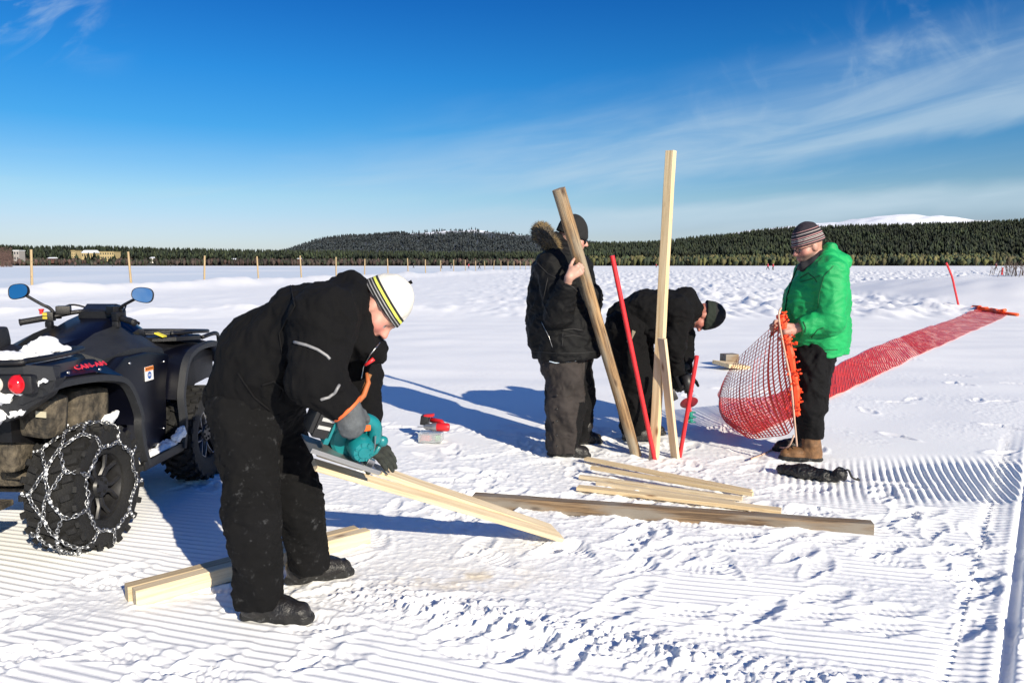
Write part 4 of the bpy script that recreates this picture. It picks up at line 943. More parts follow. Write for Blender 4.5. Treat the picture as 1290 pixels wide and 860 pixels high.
# ---- D: man in green jacket holding the net ------------------------------------
def green_man():
    Y = 5.25
    root = person('man in bright green hooded jacket and knitted cap holding the orange net', (G(1015, 578).x, Y, 0))
    nb = P(1030, 328, Y); che = P(1030, 365, Y); pel = P(1026, 445, Y)
    hipN, hipF = P(1026, 452, Y-.09), P(1024, 452, Y+.09)
    kneeN, kneeF = P(1022, 512, Y-.11), P(1016, 512, Y+.11)
    gN, gF = G(1018, 578), G(1006, 572)
    ankN, ankF = G(1021, 580)+V3(0, 0, .14), G(1012, 570)+V3(0, 0, .14)
    shN, shF = P(1046, 345, Y-.17), P(1022, 345, Y+.19)
    elN, elF = P(1046, 404, Y-.22), P(1010, 400, Y+.15)
    wrN, wrF = P(1004, 413, Y-.20), P(988, 408, Y-.02)
    Mh = head_frame(P(1018, 311, Y), V3(-1, -.20, -.32), V3(-.32, 0, 1))
    hp, hs = head_prims(Mh)
    h1 = hand_prims(wrN, V3(-1, -.1, -.05), V3(.1, -1, .35), 1, (1.0, 1.0, 1.0, 1.0), 1.0, 1.08, .9)
    h2 = hand_prims(wrF, V3(-1, -.2, .05), V3(-.1, .6, .7), -1, (1.0, 1.0, 1.0, 1.0), 1.0, 1.08, .9)
    body = hp+chain([Mh @ V3(-.02, 0, -.05), nb], [.058, .065])+chain([nb, che, pel], [.07, .13, .13])
    body += chain([nb, shN, elN, wrN], [.06, .055, .045, .029])+chain([nb, shF, elF, wrF], [.06, .055, .045, .029])
    body += chain([pel, hipN, kneeN, ankN], [.10, .085, .06, .045])+chain([pel, hipF, kneeF, ankF], [.10, .085, .06, .045])+h1+h2
    blob('body', body, .0055, m_skin, root, subs=hs, tint=head_tint(Mh, (.42, .22, .17), red=.6, beard=(.10, .075, .065)))
    yx = V3(0, 1, 0)
    J = chain([P(1034, 348, Y), P(1031, 380, Y), P(1030, 415, Y), P(1032, 452, Y)], [.155, .185, .19, .185], yx, 1.15, .06)
    J += [rc(P(1012, 372, Y), P(1012, 408, Y), .125, .135, k=.09), rc(shN, shF, .115, .115, k=.06), rc(P(1050, 352, Y), P(1046, 445, Y), .075, .10, yx, 1.3, k=.08)]
    J += chain([shN, elN, mixv(elN, wrN, .95)], [.118, .102, .062], k=.012)+chain([shF, elF, mixv(elF, wrF, .93)], [.11, .095, .062], k=.035)
    # collar and the hood hanging behind
    J += chain([P(1047, 315, Y-.03), P(1040, 328, Y-.11), P(1027, 342, Y-.11), P(1012, 348, Y-.02)], [.042, .044, .042, .038], k=.03)
    J += chain([P(1045, 312, Y-.03), P(1050, 322, Y+.06), P(1034, 334, Y+.13), P(1014, 345, Y+.05)], [.042, .046, .042, .038], k=.03)
    J += chain([P(1044, 326, Y-.09), P(1060, 330, Y-.02), P(1066, 327, Y+.02)], [.055, .058, .03], k=.03)+chain([P(1052, 326, Y+.10), P(1062, 329, Y)], [.055, .05], k=.03)
    blob('jacket', J, .0075, m_green, root, cuts=[(P(1032, 446, Y), V3(.12, 0, -1)), (mixv(elN, wrN, .92), wrN-elN, .11), (mixv(elF, wrF, .9), wrF-elF, .11)],
         fold=[dict(amp=.012, size=.22, stretch=(1.3, 1, .6), seed=1), dict(amp=.007, size=.085, stretch=(.8, 1, 1.9), seed=4)], it=3)
    T = [rc(P(1026, 448, Y-.07), P(1024, 448, Y+.08), .145, .145, k=.05)]+chain([hipN, kneeN, ankN+V3(0, 0, .06)], [.125, .097, .082], k=.04)+chain([hipF, kneeF, ankF+V3(0, 0, .06)], [.12, .094, .080], k=.04)
    blob('trousers', T, .0085, m_dkpant, root, cuts=[(P(1020, 548, Y), (0, 0, -1))], fold=[dict(amp=.020, size=.15, stretch=(1, 1, .9)), dict(amp=.008, size=.06, seed=5)], it=3)
    boot('boot', root, ankN, G(1033, 580), G(984, 577), [m_tan, m_sole], r=.058, label='tan leather winter boot with laces')
    boot('boot', root, ankF, G(1022, 569), G(976, 567), [m_boot, m_sole], r=.058)
    # dark toe cap and laces on the tan boot
    mb = MB()
    for i in range(4):
        q = mixv(ankN+V3(-.05, 0, .04), G(998, 578)+V3(0, 0, .10), i/3)
        mb.tube([q+V3(-.015, -.045, -.012)-root.location, q+V3(-.022, 0, .004)-root.location, q+V3(-.015, .045, -.012)-root.location], .004, 6)
    mb.build('bootlaces', m_dkpant, root, True)
    N, Wt, Pk, Rd = (.018, .014, .022), (.42, .38, .36), (.42, .22, .22), (.10, .025, .035)
    bands = [(-.1, N), (.030, Pk), (.034, N), (.042, Wt), (.046, N), (.052, Rd), (.058, Wt), (.061, N), (.066, Wt), (.070, N), (.078, Pk), (.083, N), (.100, Wt), (.105, N), (.118, Pk), (.122, N)]
    beanie('knitted_cap', root, Mh, hat_mat('patterned_knit', bands, 200), tilt=.02, low=.020, size=1.05, tall=.025)
    Mi = Matrix.Translation(-root.location) @ Mh
    mb = MB()
    for s in (-1, 1):
        mb.tube([Mi @ V3(.104+.0*a, s*.033+.021*math.cos(a), .0+.017*math.sin(a)) for a in np.linspace(0, 6.28, 17)[:-1]], .0022, 6, closed=True)
        mb.tube([Mi @ V3(.102, s*.055, .006), Mi @ V3(.05, s*.078, .008), Mi @ V3(-.005, s*.083, .006)], .0022, 6)
    mb.tube([Mi @ V3(.106, -.012, .003), Mi @ V3(.106, .012, .003)], .0022, 6)
    mb.build('glasses', m_boot, root, True)
    blob('neck_scarf', chain([P(1036, 322, Y-.06), P(1026, 331, Y-.08), P(1013, 336, Y-.05), P(1010, 337, Y+.05)], [.040, .038, .034, .034], k=.02), .006, mat('dark_scarf', (.02, .02, .024), .9), root)
    dgb = [c for c in root.children if c.name.startswith('jacket')][0]
    from mathutils.bvhtree import BVHTree
    bv = BVHTree.FromPolygons([v.co+root.location for v in dgb.data.vertices], [p.vertices[:] for p in dgb.data.polygons])
    def line(name, pts, r, m):
        q = []
        for i in range(len(pts)-1):
            for t in np.linspace(0, 1, 6, endpoint=False):
                h = bv.ray_cast(Vector((0, 0, CAM_H)), ray(pts[i][0]*(1-t)+pts[i+1][0]*t, pts[i][1]*(1-t)+pts[i+1][1]*t))
                if h[0] is not None: q.append(h[0]-root.location+h[1]*.001)
        if len(q) > 2:
            mb = MB(); mb.tube(q, r, 6); mb.build(name, m, root, True)
    dg_ = mat('green_seam', (.004, .10, .03), .6)
    line('chest_pocket', [(1008, 350), (1018, 344), (1026, 350), (1030, 356)], .005, dg_)
    line('front_zip', [(1004, 338), (998, 352), (992, 372), (989, 395)], .005, m_dkpant)
    line('sleeve_seam', [(1050, 335), (1038, 348), (1032, 370), (1030, 392)], .003, dg_)
    line('yoke_seam', [(1036, 346), (1020, 352), (1006, 356)], .003, dg_)
    line('hem_seam', [(1002, 432), (1020, 438), (1040, 441), (1058, 440)], .003, dg_)
    line('cuff_seam', [(1012, 405), (1015, 412), (1014, 420)], .004, dg_)
    line('side_pocket', [(1022, 425), (1030, 415), (1040, 412)], .004, dg_)
    return dict(wrN=wrN, wrF=wrF)
D_ = green_man()
# ---- people far out on the lake --------------------------------------------------
def far_person(px, py_foot, hpx, label, top, legs, stride=.25, lean=.08, hat=(.02,.02,.02), poles=False, face=1):
    Y = 1.72/hpx*932; x = (px-645)/932*Y; z0 = gz(x, Y)
    root = thing('person', V3(x, Y, z0), label, 'person', 'people out on the lake')
    s = face; z = lambda a, b, c=0: V3(x+a*s, Y+c, z0+b)
    col = lambda V: np.where((V[:, 2]-z0 > 1.62)[:, None], hat, np.where((V[:, 2]-z0 > 1.47)[:, None], (.4,.22,.17), np.where((V[:, 2]-z0 > .82)[:, None], top, legs)))
    pr = [ell(z(lean+.05, 1.60), (.10, .09, .125), None, .03)]+chain([z(lean, 1.42), z(lean*.6, 1.15), z(0, .90)], [.15, .17, .155], V3(0,1,0), 1.25)
    for k in (-1, 1):
        pr += chain([z(0, .88, k*.09), z(.10+k*stride*.4, .48, k*.10), z(k*stride, .06, k*.10)], [.11, .085, .065])+[rc(z(k*stride, .05, k*.10), z(k*stride+.14, .04, k*.10), .055)]
        pr += chain([z(lean, 1.38, k*.2), z(-.05-k*.12, 1.10, k*.25), z(.12-k*.22, .95, k*.22)], [.075, .065, .055])
    blob('body', pr, .035, attr_mat_far, root, tint=col, it=1)
    if poles:
        mb = MB()
        for k in (-1, 1):
            mb.tube([V3((.12-k*.22)*s, k*.22, .95), V3((-.35-k*.2)*s, k*.3, .0)], .012, 5); 
        mb.build('ski_poles', m_boot, root)
attr_mat_far = attr_mat('far_clothing', .8)
BK, RDc, NV = (.02,.02,.025), (.45,.03,.05), (.03,.035,.06)
for a in ((521.5, 339, 5.6, 'small figure in dark clothes far out, leftmost of the walkers beyond the row of posts', BK, BK, .22),
          (556.5, 339, 6.6, 'dark walker far out on the lake, left one of the close dark pair', BK, BK, .15),
          (568.5, 339, 6.4, 'dark walker far out on the lake, right one of the close dark pair', NV, BK, .12),
          (590.5, 339, 6.6, 'walker in a red jacket far out behind the row of fence posts', RDc, BK, .18),
          (604, 339, 6.9, 'striding dark skier far out, nearest to the parka man', BK, BK, .32),
          (826, 340, 5.0, 'tiny figure in red far out just left of the tall pale board', RDc, BK, .2),
          (966, 342, 8.6, 'striding figure in red and black, left one of the pair beside the green jacket', RDc, BK, .34),
          (972.5, 342, 8.6, 'upright figure in red, right one of the pair beside the green jacket', RDc, BK, .1),
          (1252, 343, 8.2, 'striding figure in dark red far out near the right snow bank', (.25,.02,.04), BK, .34),
          (144, 334, 3.4, 'tiny dark walker on the lake below the wide yellow house', BK, BK, .2),
          (217, 334, 3.2, 'tiny dark walker on the lake to the right of the second fence post', BK, BK, .2),
          (97, 334, 3.2, 'tiny dark walker on the lake below the narrow yellow house', BK, BK, .1)):
    far_person(*a, poles=(a[6] > .3), face=-1 if a[0] > 640 else 1)
# ------------------------------------------------------------------ quad bike (x right, y forward, z up; origin under the rear axle)
m_plas = mat('black_plastic', (.006, .006, .0075), .45, var=.3, vscale=12, bump=.25, bscale=300, dust=.12, dustcol=(.5,.52,.56), dscale=25)
m_trim = mat('dark_grey_trim', (.014, .0155, .019), .55, var=.15, vscale=12, bump=.3, bscale=400, dust=.10, dustcol=(.5,.52,.56), dscale=25)
m_navy = mat('navy_painted_panel', (.0025, .003, .0075), .32, spec=.32, dust=.05, dustcol=(.6,.62,.66), dscale=30)
m_tyre = mat('tyre_rubber', (.007, .007, .0075), .8, var=.3, vscale=14, bump=.4, bscale=90, dust=.07, dustcol=(.7,.72,.76), dscale=14)
m_rim = mat('dark_rim', (.022, .022, .024), .4, var=.4, vscale=12, metal=.4, dust=.18, dustcol=(.25,.22,.18), dscale=14)
m_rimlip = mat('machined_rim', (.32, .32, .34), .4, metal=.8)
m_mud = mat('muddy_casting', (.085, .070, .050), .9, var=.8, vscale=11, bump=1.0, bscale=45, col2=(.016, .014, .012))
m_chain = mat('zinc_chain', (.30, .31, .33), .35, metal=.9, var=.3, vscale=40)
m_snowb = mat('caked_snow', (.84, .86, .89), .6, bump=.6, bscale=60)
m_seat = mat('seat_vinyl', (.010, .010, .012), .5, bump=.4, bscale=250)
m_glass = mat('mirror_glass', (.75, .80, .88), .03, metal=1.0)
m_redlens = mat('red_lens', (.55, .008, .015), .15, spec=.6)
m_clear = mat('clear_lens', (.55, .52, .48), .15, spec=.7)
m_amber = mat('amber_lens', (.6, .2, .02), .2)
ATV = thing('quad_bike', V3(-2.52, 3.60, gz(-2.3, 3.6)-.005), 'black and navy quad bike with snow chains on its rear wheels', 'quad bike', rz=R(-1.5))
ATV.scale = (.86, 1, 1); AM = ATV.matrix_basis.copy()
def smooth_path(pts, n=8):
    pts = [Vector(p) for p in pts]; out = []
    for i in range(len(pts)-1):
        p0, p1, p2, p3 = pts[max(i-1, 0)], pts[i], pts[i+1], pts[min(i+2, len(pts)-1)]
        for k in range(n):
            t = k/n; out.append(.5*((2*p1)+(p2-p0)*t+(2*p0-5*p1+4*p2-p3)*t*t+(3*p1-p0-3*p2+p3)*t**3))
    return out+[pts[-1]]
RT = .305
def wheel(side, y, width, xc, chains, R_=RT):
    """side +1 right, -1 left; xc = |x| of the tyre's middle"""
    Mw = Matrix.Translation(V3(side*xc, y, R_)) @ Matrix.Rotation(R(90)*side, 4, 'Y')        # local +Z points outboard
    hub = MB(); hub.lathe([(.0, -.09), (.06, -.09), (.06, .0), (.045, .03), (.0, .03)], Matrix(), 20, False)
    w = hub.build('wheel', m_mud, ATV, angle=40); w.matrix_local = Mw
    hw = width/2
    t = MB(); rr = .165
    prof = [(rr, -hw*.78), (rr+.03, -hw*.93), (.235, -hw), (.285, -hw*.96), (R_-.028, -hw*.82), (R_-.017, -hw*.5), (R_-.014, 0), (R_-.017, hw*.5), (R_-.028, hw*.82), (.285, hw*.96), (.235, hw), (rr+.03, hw*.93), (rr, hw*.78)]
    t.lathe(prof+[(rr-.01, 0), prof[0]], Matrix(), 56, False)
    nl = 22
    for k in range(nl):                                                                      # chevron lugs and shoulder blocks
        for s in (-1, 1):
            a = (k+(.5 if s > 0 else 0))*2*math.pi/nl
            for z0, z1, off, r in ((.03, .48, .0, R_-.008), (.48, .86, .10, R_-.016)):
                rm = Matrix.Rotation(a+off*s*0+z0*.35, 4, 'Z')
                t.box(rm @ V3(r, 0, s*hw*(z0+z1)/2), (.030, .028, hw*(z1-z0)), (rm @ Matrix.Rotation(R(18)*s, 4, 'X')).to_3x3(), .004)
            rm = Matrix.Rotation(a+.32, 4, 'Z')
            t.box(rm @ V3(.283, 0, s*hw*.955), (.045, .030, .020), (rm @ Matrix.Rotation(R(-28)*s, 4, 'Y')).to_3x3(), .004)
    t.build('tyre', m_tyre, w, angle=38)
    r = MB(); z = hw*.62
    r.lathe([(rr+.012, -hw*.8), (rr-.012, -hw*.7), (rr-.015, z-.03), (rr-.002, z+.01), (rr+.010, z+.016), (rr+.010, z+.006)], Matrix(), 48, False)
    r.lathe([(0, z-.045), (.05, z-.045), (.058, z-.01), (.05, z+.005), (0, z+.005)], Matrix(), 24, False)
    ns = 5 if chains else 6
    for k in range(ns):
        a = k*2*math.pi/ns
        for s in (-1, 1):                                                                    # forked spokes
            p0 = Matrix.Rotation(a, 4, 'Z') @ V3(.048, .012*s, z-.022); p1 = Matrix.Rotation(a+s*.16, 4, 'Z') @ V3(.10, 0, z-.012); p2 = Matrix.Rotation(a+s*.34, 4, 'Z') @ V3(rr-.004, 0, z-.002)
            r.tube([p0, p1, p2], [.014, .012, .013], 6)
        q = Matrix.Rotation(a+.6, 4, 'Z') @ V3(.036, 0, z+.004); r.lathe([(0, 0), (.008, 0), (.008, .01), (0, .01)], Matrix.Translation(q), 6, False)
    r.lathe([(0, -.02), (rr-.02, -.02), (rr-.02, -.015), (0, -.015)], Matrix.Translation(V3(0, 0, z-.06)), 32, False)
    r.build('rim', m_rim, w, angle=40)
    if not chains:                                                                           # bright machined edges of the front wheels
        e = MB()
        for k in range(6):
            a = k*2*math.pi/6
            for s in (-1, 1):
                e.tube([Matrix.Rotation(a+s*.05, 4, 'Z') @ V3(.06, 0, z-.006), Matrix.Rotation(a+s*.17, 4, 'Z') @ V3(.10, 0, z+.002), Matrix.Rotation(a+s*.36, 4, 'Z') @ V3(rr-.006, 0, z+.012)], .0035, 5)
            e.tube([Matrix.Rotation(a+.36+.02*i*5.5*.0+i*(.327/5), 4, 'Z') @ V3(rr-.006, 0, z+.013) for i in range(6)], .0035, 5)
        e.build('rim_edge', m_rimlip, w, True)
    else:
        nz = 9; path_main = []
        def skin_r(zv):                                                                      # outer radius of the tyre at that width, a little proud
            return float(np.interp(abs(zv), [0, hw*.5, hw*.82, hw*.96, hw*1.04], [R_+.012, R_+.010, R_-.006, .288, .235]))
        def pt(a, zv, rad=None):
            r0 = skin_r(zv) if rad is None else rad
            return V3(r0*math.cos(a), r0*math.sin(a), zv)
        lines = []
        N = nz*10
        for s in (-1, 1):                                                                    # side rings
            lines.append([pt(i*2*math.pi/60, s*hw*1.05, .215+.008*math.cos(i*2*math.pi/60*nz)) for i in range(61)])
        def zig(ph, amp0, amp1):
            L_ = []
            for i in range(nz*2*6+1):
                u = i/6.0; k = int(u); f = u-k
                za = amp0 if k % 2 == 0 else amp1; zb = amp1 if k % 2 == 0 else amp0
                L_.append(pt((u+ph)*math.pi/nz, za+(zb-za)*f))
            return L_
        lines.append(zig(0, hw*.60, hw*.12)); lines.append(zig(1, -hw*.60, -hw*.12)); lines.append(zig(0, -hw*.12, hw*.12))
        for k in range(nz):                                                                  # ties from the zigzag down the sidewalls to the rings
            a = k*2*math.pi/nz
            for s in (-1, 1):
                a2 = a+(0 if s > 0 else math.pi/nz)
                lines.append([pt(a2, s*hw*.60), pt(a2+.02, s*hw*.80), pt(a2, s*hw*.95), pt(a2, s*hw*1.05, .26), pt(a2, s*hw*1.06, .217)])
        c = MB()
        def torus_link(p, d, up):
            d = d.normalized(); n_ = (up-d*up.dot(d)).normalized(); b = d.cross(n_); rings = []
            L2, W2, rad = .0125, .0092, .0038
            c.tube([p+d*(L2*math.cos(a))*1.25+b*(W2*math.sin(a)) for a in np.linspace(0, 2*math.pi, 9)[:-1]], rad, 4, closed=True)
        cnt = 0; crumbs = []
        for ln in lines:
            seg = [(ln[i+1]-ln[i]).length for i in range(len(ln)-1)]; tot_ = sum(seg); n_ = max(2, int(tot_/.0215)); acc = 0; i = 0
            for k in range(n_):
                s0 = (k+.5)*tot_/n_
                while i < len(seg)-1 and acc+seg[i] < s0: acc += seg[i]; i += 1
                p = ln[i].lerp(ln[i+1], (s0-acc)/max(seg[i], 1e-6)); p = p+V3(0, 0, .012*float(perlin(np.array([p.x*14]), np.array([p.y*14]), np.array([p.z*9]))[0])); d = ln[i+1]-ln[i]; nrm = V3(p.x, p.y, p.z*.6).normalized()
                if k % 2: nrm = nrm.cross(d).normalized()
                torus_link(p, d, nrm)
                if random.random() < .22: crumbs.append(p)
                elif random.random() < .35:                                                  # studs standing out of the links
                    o = V3(p.x, p.y, p.z*.5).normalized(); c.tube([p, p+o*.014], .0032, 4)
        c.build('tyre_chain', m_chain, w, True)
        sn_ = MB()
        for p in crumbs:
            sn_.sphere(p*1.0+V3(p.x, p.y, 0).normalized()*.004+V3(0, 0, random.uniform(-.003, .008)), random.uniform(.004, .009), 1, (random.uniform(.6, 1.5), random.uniform(.6, 1.5), random.uniform(.6, 1.5)))
        sn_.build('caked_snow', m_snowb, w, True).__setitem__('kind', 'stuff')
    w.rotation_mode = 'XYZ'
    return w
wheel(1, 0.0, .29, .465, True); wheel(-1, 0.0, .29, .465, True)
wheel(1, 1.19, .24, .485, False); wheel(-1, 1.19, .24, .485, False)
def mirrored(fn, name, m, angle=35, label=None):
    for s in (1, -1):
        mb = MB(); fn(mb, s); o = mb.build(name, m, ATV, angle=angle)
        if label: o['label'] = label
def strip(mb, prof, x0, x1, th, s=1, tilt=0.0):
    """sheet following a side profile [(y,z)...] between x0 and x1, thickness th below"""
    pts = smooth_path([V3(0, y, z) for y, z in prof], 4)
    top0 = []; 
    rings = []
    for i, p in enumerate(pts):
        t = (pts[min(i+1, len(pts)-1)]-pts[max(i-1, 0)]).normalized(); n = V3(0, -t.z, t.y)
        if n.z < 0 and abs(t.y) > .5: n = -n
        rings.append([V3(s*x0, p.y, p.z), V3(s*x1, p.y, p.z-tilt), V3(s*x1, p.y, p.z-tilt)-n*th, V3(s*x0, p.y, p.z)-n*th])
    mb.loft(rings)
# fenders: arch skins and their grey edges
rear_arch = [(-.42, .86), (-.26, .875), (.0, .86), (.16, .835), (.26, .80), (.33, .72), (.385, .60), (.38, .54), (.40, .42), (.44, .31)]
front_arch = [(.84, .30), (.875, .45), (.86, .60), (.885, .70), (.93, .80), (1.0, .855), (1.12, .885), (1.35, .89), (1.52, .84), (1.62, .74)]
mirrored(lambda mb, s: strip(mb, [(a, b) for a, b in rear_arch[:8]], .20, .555, .014, s, .01), 'rear_fender', m_navy)
mirrored(lambda mb, s: strip(mb, front_arch[2:], .22, .565, .014, s, .02), 'front_fender', m_navy)
def edge(mb, prof, x, w, d, s):
    pts = smooth_path([V3(0, y, z) for y, z in prof], 4)
    rings = []
    for i, p in enumerate(pts):
        t = (pts[min(i+1, len(pts)-1)]-pts[max(i-1, 0)]).normalized(); n = V3(0, -t.z, t.y)
        rings.append([V3(s*(x-w/2), p.y, p.z)+n*d/2, V3(s*(x+w/2), p.y, p.z)+n*d*.35, V3(s*(x+w/2), p.y, p.z)-n*d*.35, V3(s*(x-w/2), p.y, p.z)-n*d/2])
    mb.loft(rings)
mirrored(lambda mb, s: edge(mb, [(a, b-.012) for a, b in rear_arch], .555, .045, .042, s), 'fender_edge', m_trim)
mirrored(lambda mb, s: edge(mb, [(a, b-.012) for a, b in front_arch], .565, .045, .040, s), 'fender_edge', m_trim)
# side panels between the arches, and the footwells
def panel(mb, s):
    mb.prism([(.30, .84), (.42, .90), (.66, .90), (.92, .86), (.86, .66), (.85, .45), (.82, .34), (.46, .32), (.41, .48), (.39, .62)], 'x', s*.36, s*.46, .02)
mirrored(panel, 'side_panel', m_navy)
def foot(mb, s):
    mb.box((s*.42, .62, .285), (.30, .46, .03), None, .01); mb.box((s*.56, .62, .30), (.03, .46, .05), None, .01)
    for k in range(5): mb.box((s*.42, .45+k*.085, .306), (.22, .02, .014), None, .004)
mirrored(foot, 'footwell', m_plas)
sn1 = []
def snow_lump(name, pts, rad, sc=.5, h=.012, seed=0):
    pr = chain(pts, rad, V3(0, 0, 1), sc, k=.05)
    V, Fq = nets(pr, h); V = relax(V, Fq, 1); V = folds(V, vnormals(V, Fq), .018, .06, seed=seed); V = folds(V, vnormals(V, Fq), .008, .022, seed=seed+3)
    link(name, mesh_np(name, V, Fq), m_snowb, ATV, True)
snow_lump('snow_patch', [V3(.46, .44, .31), V3(.50, .62, .305), V3(.50, .78, .32)], [.05, .04, .06], .6, .010, 1)
snow_lump('snow_patch', [V3(.55, .80, .36), V3(.58, .83, .40)], [.035, .03], .9, .008, 2)
# main hull under the seat and the front cowl
def ring(y, hw, z0, z1, ch=.05, top=.8):
    return [V3(-hw, y, z0), V3(hw, y, z0), V3(hw, y, z1-ch), V3(hw*top, y, z1), V3(-hw*top, y, z1), V3(-hw, y, z1-ch)]
mb = MB(); mb.loft([ring(-.30, .30, .60, .86), ring(-.1, .30, .55, .89), ring(.25, .26, .45, .90), ring(.55, .24, .34, .92), ring(.85, .30, .34, .95), ring(1.05, .36, .40, .93), ring(1.24, .46, .62, .90), ring(1.52, .46, .64, .86), ring(1.64, .34, .60, .76)])
mb.build('body', m_plas, ATV, angle=30)
# tank / console with its rising pod under the bars
mb = MB(); mb.loft([ring(.36, .17, .86, .98, .05, .7), ring(.48, .22, .86, 1.00, .06, .65), ring(.62, .25, .86, 1.035, .08, .6), ring(.76, .27, .86, 1.075, .09, .55), ring(.88, .27, .86, 1.105, .09, .5), ring(.98, .24, .86, 1.085, .08, .5), ring(1.08, .20, .86, 1.0, .05, .6), ring(1.16, .16, .86, .93, .03, .7)])
mb.build('console', m_navy, ATV, angle=40)
def shroud(mb, s):
    mb.loft([[V3(s*.18, .30, .88), V3(s*.36, .32, .86), V3(s*.37, .34, .895), V3(s*.19, .32, .95)], [V3(s*.20, .50, .90), V3(s*.42, .52, .87), V3(s*.42, .54, .93), V3(s*.20, .52, 1.02)],
             [V3(s*.21, .70, .90), V3(s*.43, .72, .87), V3(s*.42, .74, .92), V3(s*.22, .72, 1.05)], [V3(s*.22, .86, .90), V3(s*.42, .92, .86), V3(s*.40, .93, .89), V3(s*.22, .90, 1.0)]])
mirrored(shroud, 'knee_shroud', m_trim)
# gauge pod and windshield lip
mb = MB(); mb.loft([ring(.80, .10, 1.08, 1.125, .02, .8), ring(.90, .13, 1.08, 1.165, .03, .8), ring(.98, .12, 1.06, 1.15, .03, .8), ring(1.04, .08, 1.05, 1.10, .02, .8)]); mb.build('gauge_pod', m_plas, ATV, angle=40)
# seat with passenger bump
mb = MB(); S = []
for y, hw, z in ((-.22, .13, .945), (-.16, .17, 1.0), (-.05, .18, 1.02), (.06, .18, .99), (.22, .17, .955), (.38, .15, .965), (.50, .11, 1.0)):
    S.append([V3(-hw, y, .86), V3(hw, y, .86), V3(hw*1.08, y, z-.05), V3(hw*.75, y, z), V3(0, y, z+.008), V3(-hw*.75, y, z), V3(-hw*1.08, y, z-.05)])
mb.loft(S); mb.build('seat', m_seat, ATV, angle=60)
mb = MB(); mb.box((-.02, -.10, 1.055), (.30, .10, .10), Matrix.Rotation(R(12), 3, 'X'), .025); mb.build('backrest', m_seat, ATV, angle=50)
mb = MB(); mb.prism([(-.05, 1.0), (-.16, 1.035), (-.05, 1.03), (.10, 1.0)], 'x', -.21, -.17, .005); mb.build('seat_latch', m_plas, ATV, angle=40)
# rear deck: flat rack with raised rails
mb = MB(); mb.loft([ring(-.45, .50, .915, .955, .01, .95), ring(-.40, .55, .90, .975, .02, .97), ring(-.10, .52, .89, .97, .02, .97), ring(.12, .42, .885, .955, .02, .95), ring(.22, .25, .89, .93, .01, .9)])
mb.build('rear_rack_deck', m_navy, ATV, angle=35)
mb = MB(); mb.tube(smooth_path([V3(-.51, .05, .985), V3(-.53, -.25, .99), V3(-.51, -.42, .99), V3(-.42, -.46, .985), V3(.42, -.46, .985), V3(.51, -.42, .99), V3(.53, -.25, .99), V3(.45, .06, .985), V3(.30, .17, .975)], 6), .013, 8); mb.build('rear_rack_rail', m_plas, ATV, True)
snow_lump('snow_patch', [V3(-.35, -.28, .98), V3(-.05, -.30, .985), V3(.25, -.24, .98), V3(.42, -.10, .97)], [.11, .11, .085, .05], .24, .012, 5)
snow_lump('snow_patch', [V3(.22, -.04, .98), V3(.30, -.02, 1.0), V3(.36, .04, .985)], [.05, .06, .03], .7, .010, 7)
# tail piece: bumper plates, lamp pods
def tail(mb, s):
    mb.loft([[V3(s*x, y, z) for x, y, z in q] for q in (
        [(.10, -.44, .975), (.10, -.48, .90), (.10, -.46, .80), (.10, -.34, .82), (.10, -.32, .965)],
        [(.50, -.44, .975), (.54, -.48, .90), (.50, -.455, .805), (.50, -.32, .84), (.50, -.30, .96)],
        [(.59, -.36, .955), (.62, -.38, .90), (.59, -.37, .845), (.56, -.28, .86), (.56, -.26, .945)])])
mirrored(tail, 'tail_panel', m_trim, 30)
def lowtail(mb, s):
    mb.loft([[V3(s*x, y, z) for x, y, z in q] for q in (
        [(.06, -.48, .805), (.06, -.465, .75), (.06, -.38, .74), (.06, -.38, .80)], [(.46, -.48, .82), (.42, -.46, .73), (.42, -.36, .73), (.46, -.36, .82)], [(.63, -.39, .905), (.56, -.38, .82), (.54, -.28, .82), (.60, -.28, .90)])])
mirrored(lowtail, 'tail_wing', m_trim, 30)
for s in (1, -1):
    mb = MB(); mb.box((s*.455, -.465, .895), (.25, .05, .085), None, .02); lp = mb.build('tail_lamp', m_plas, ATV, angle=40)
    def lens(nm, x, r, m, d=.02):
        mb = MB(); mb.lathe([(r*1.12, -.02), (r*1.12, .006), (r, .010), (r*.92, .018), (r*.6, .026), (0, .029)], Matrix.Translation(V3(s*x, -.487, .897)) @ Matrix.Rotation(R(90), 4, 'X'), 28, False)
        return mb.build(nm, m, lp, angle=40)
    lens('red_lens', .505, .036, m_redlens); lens('reversing_lens', .405, .028, m_clear)
    mb = MB(); mb.sphere((s*.405, -.512, .897), .010, 2); mb.build('bulb', m_amber, lp, True)
snow_lump('snow_patch', [V3(.08, -.48, .825), V3(.42, -.485, .835), V3(.60, -.42, .905)], [.018, .020, .010], .8, .006, 9)
snow_lump('snow_patch', [V3(.05, -.45, .765), V3(.34, -.445, .755), V3(.46, -.43, .775)], [.035, .045, .025], .8, .008, 12)
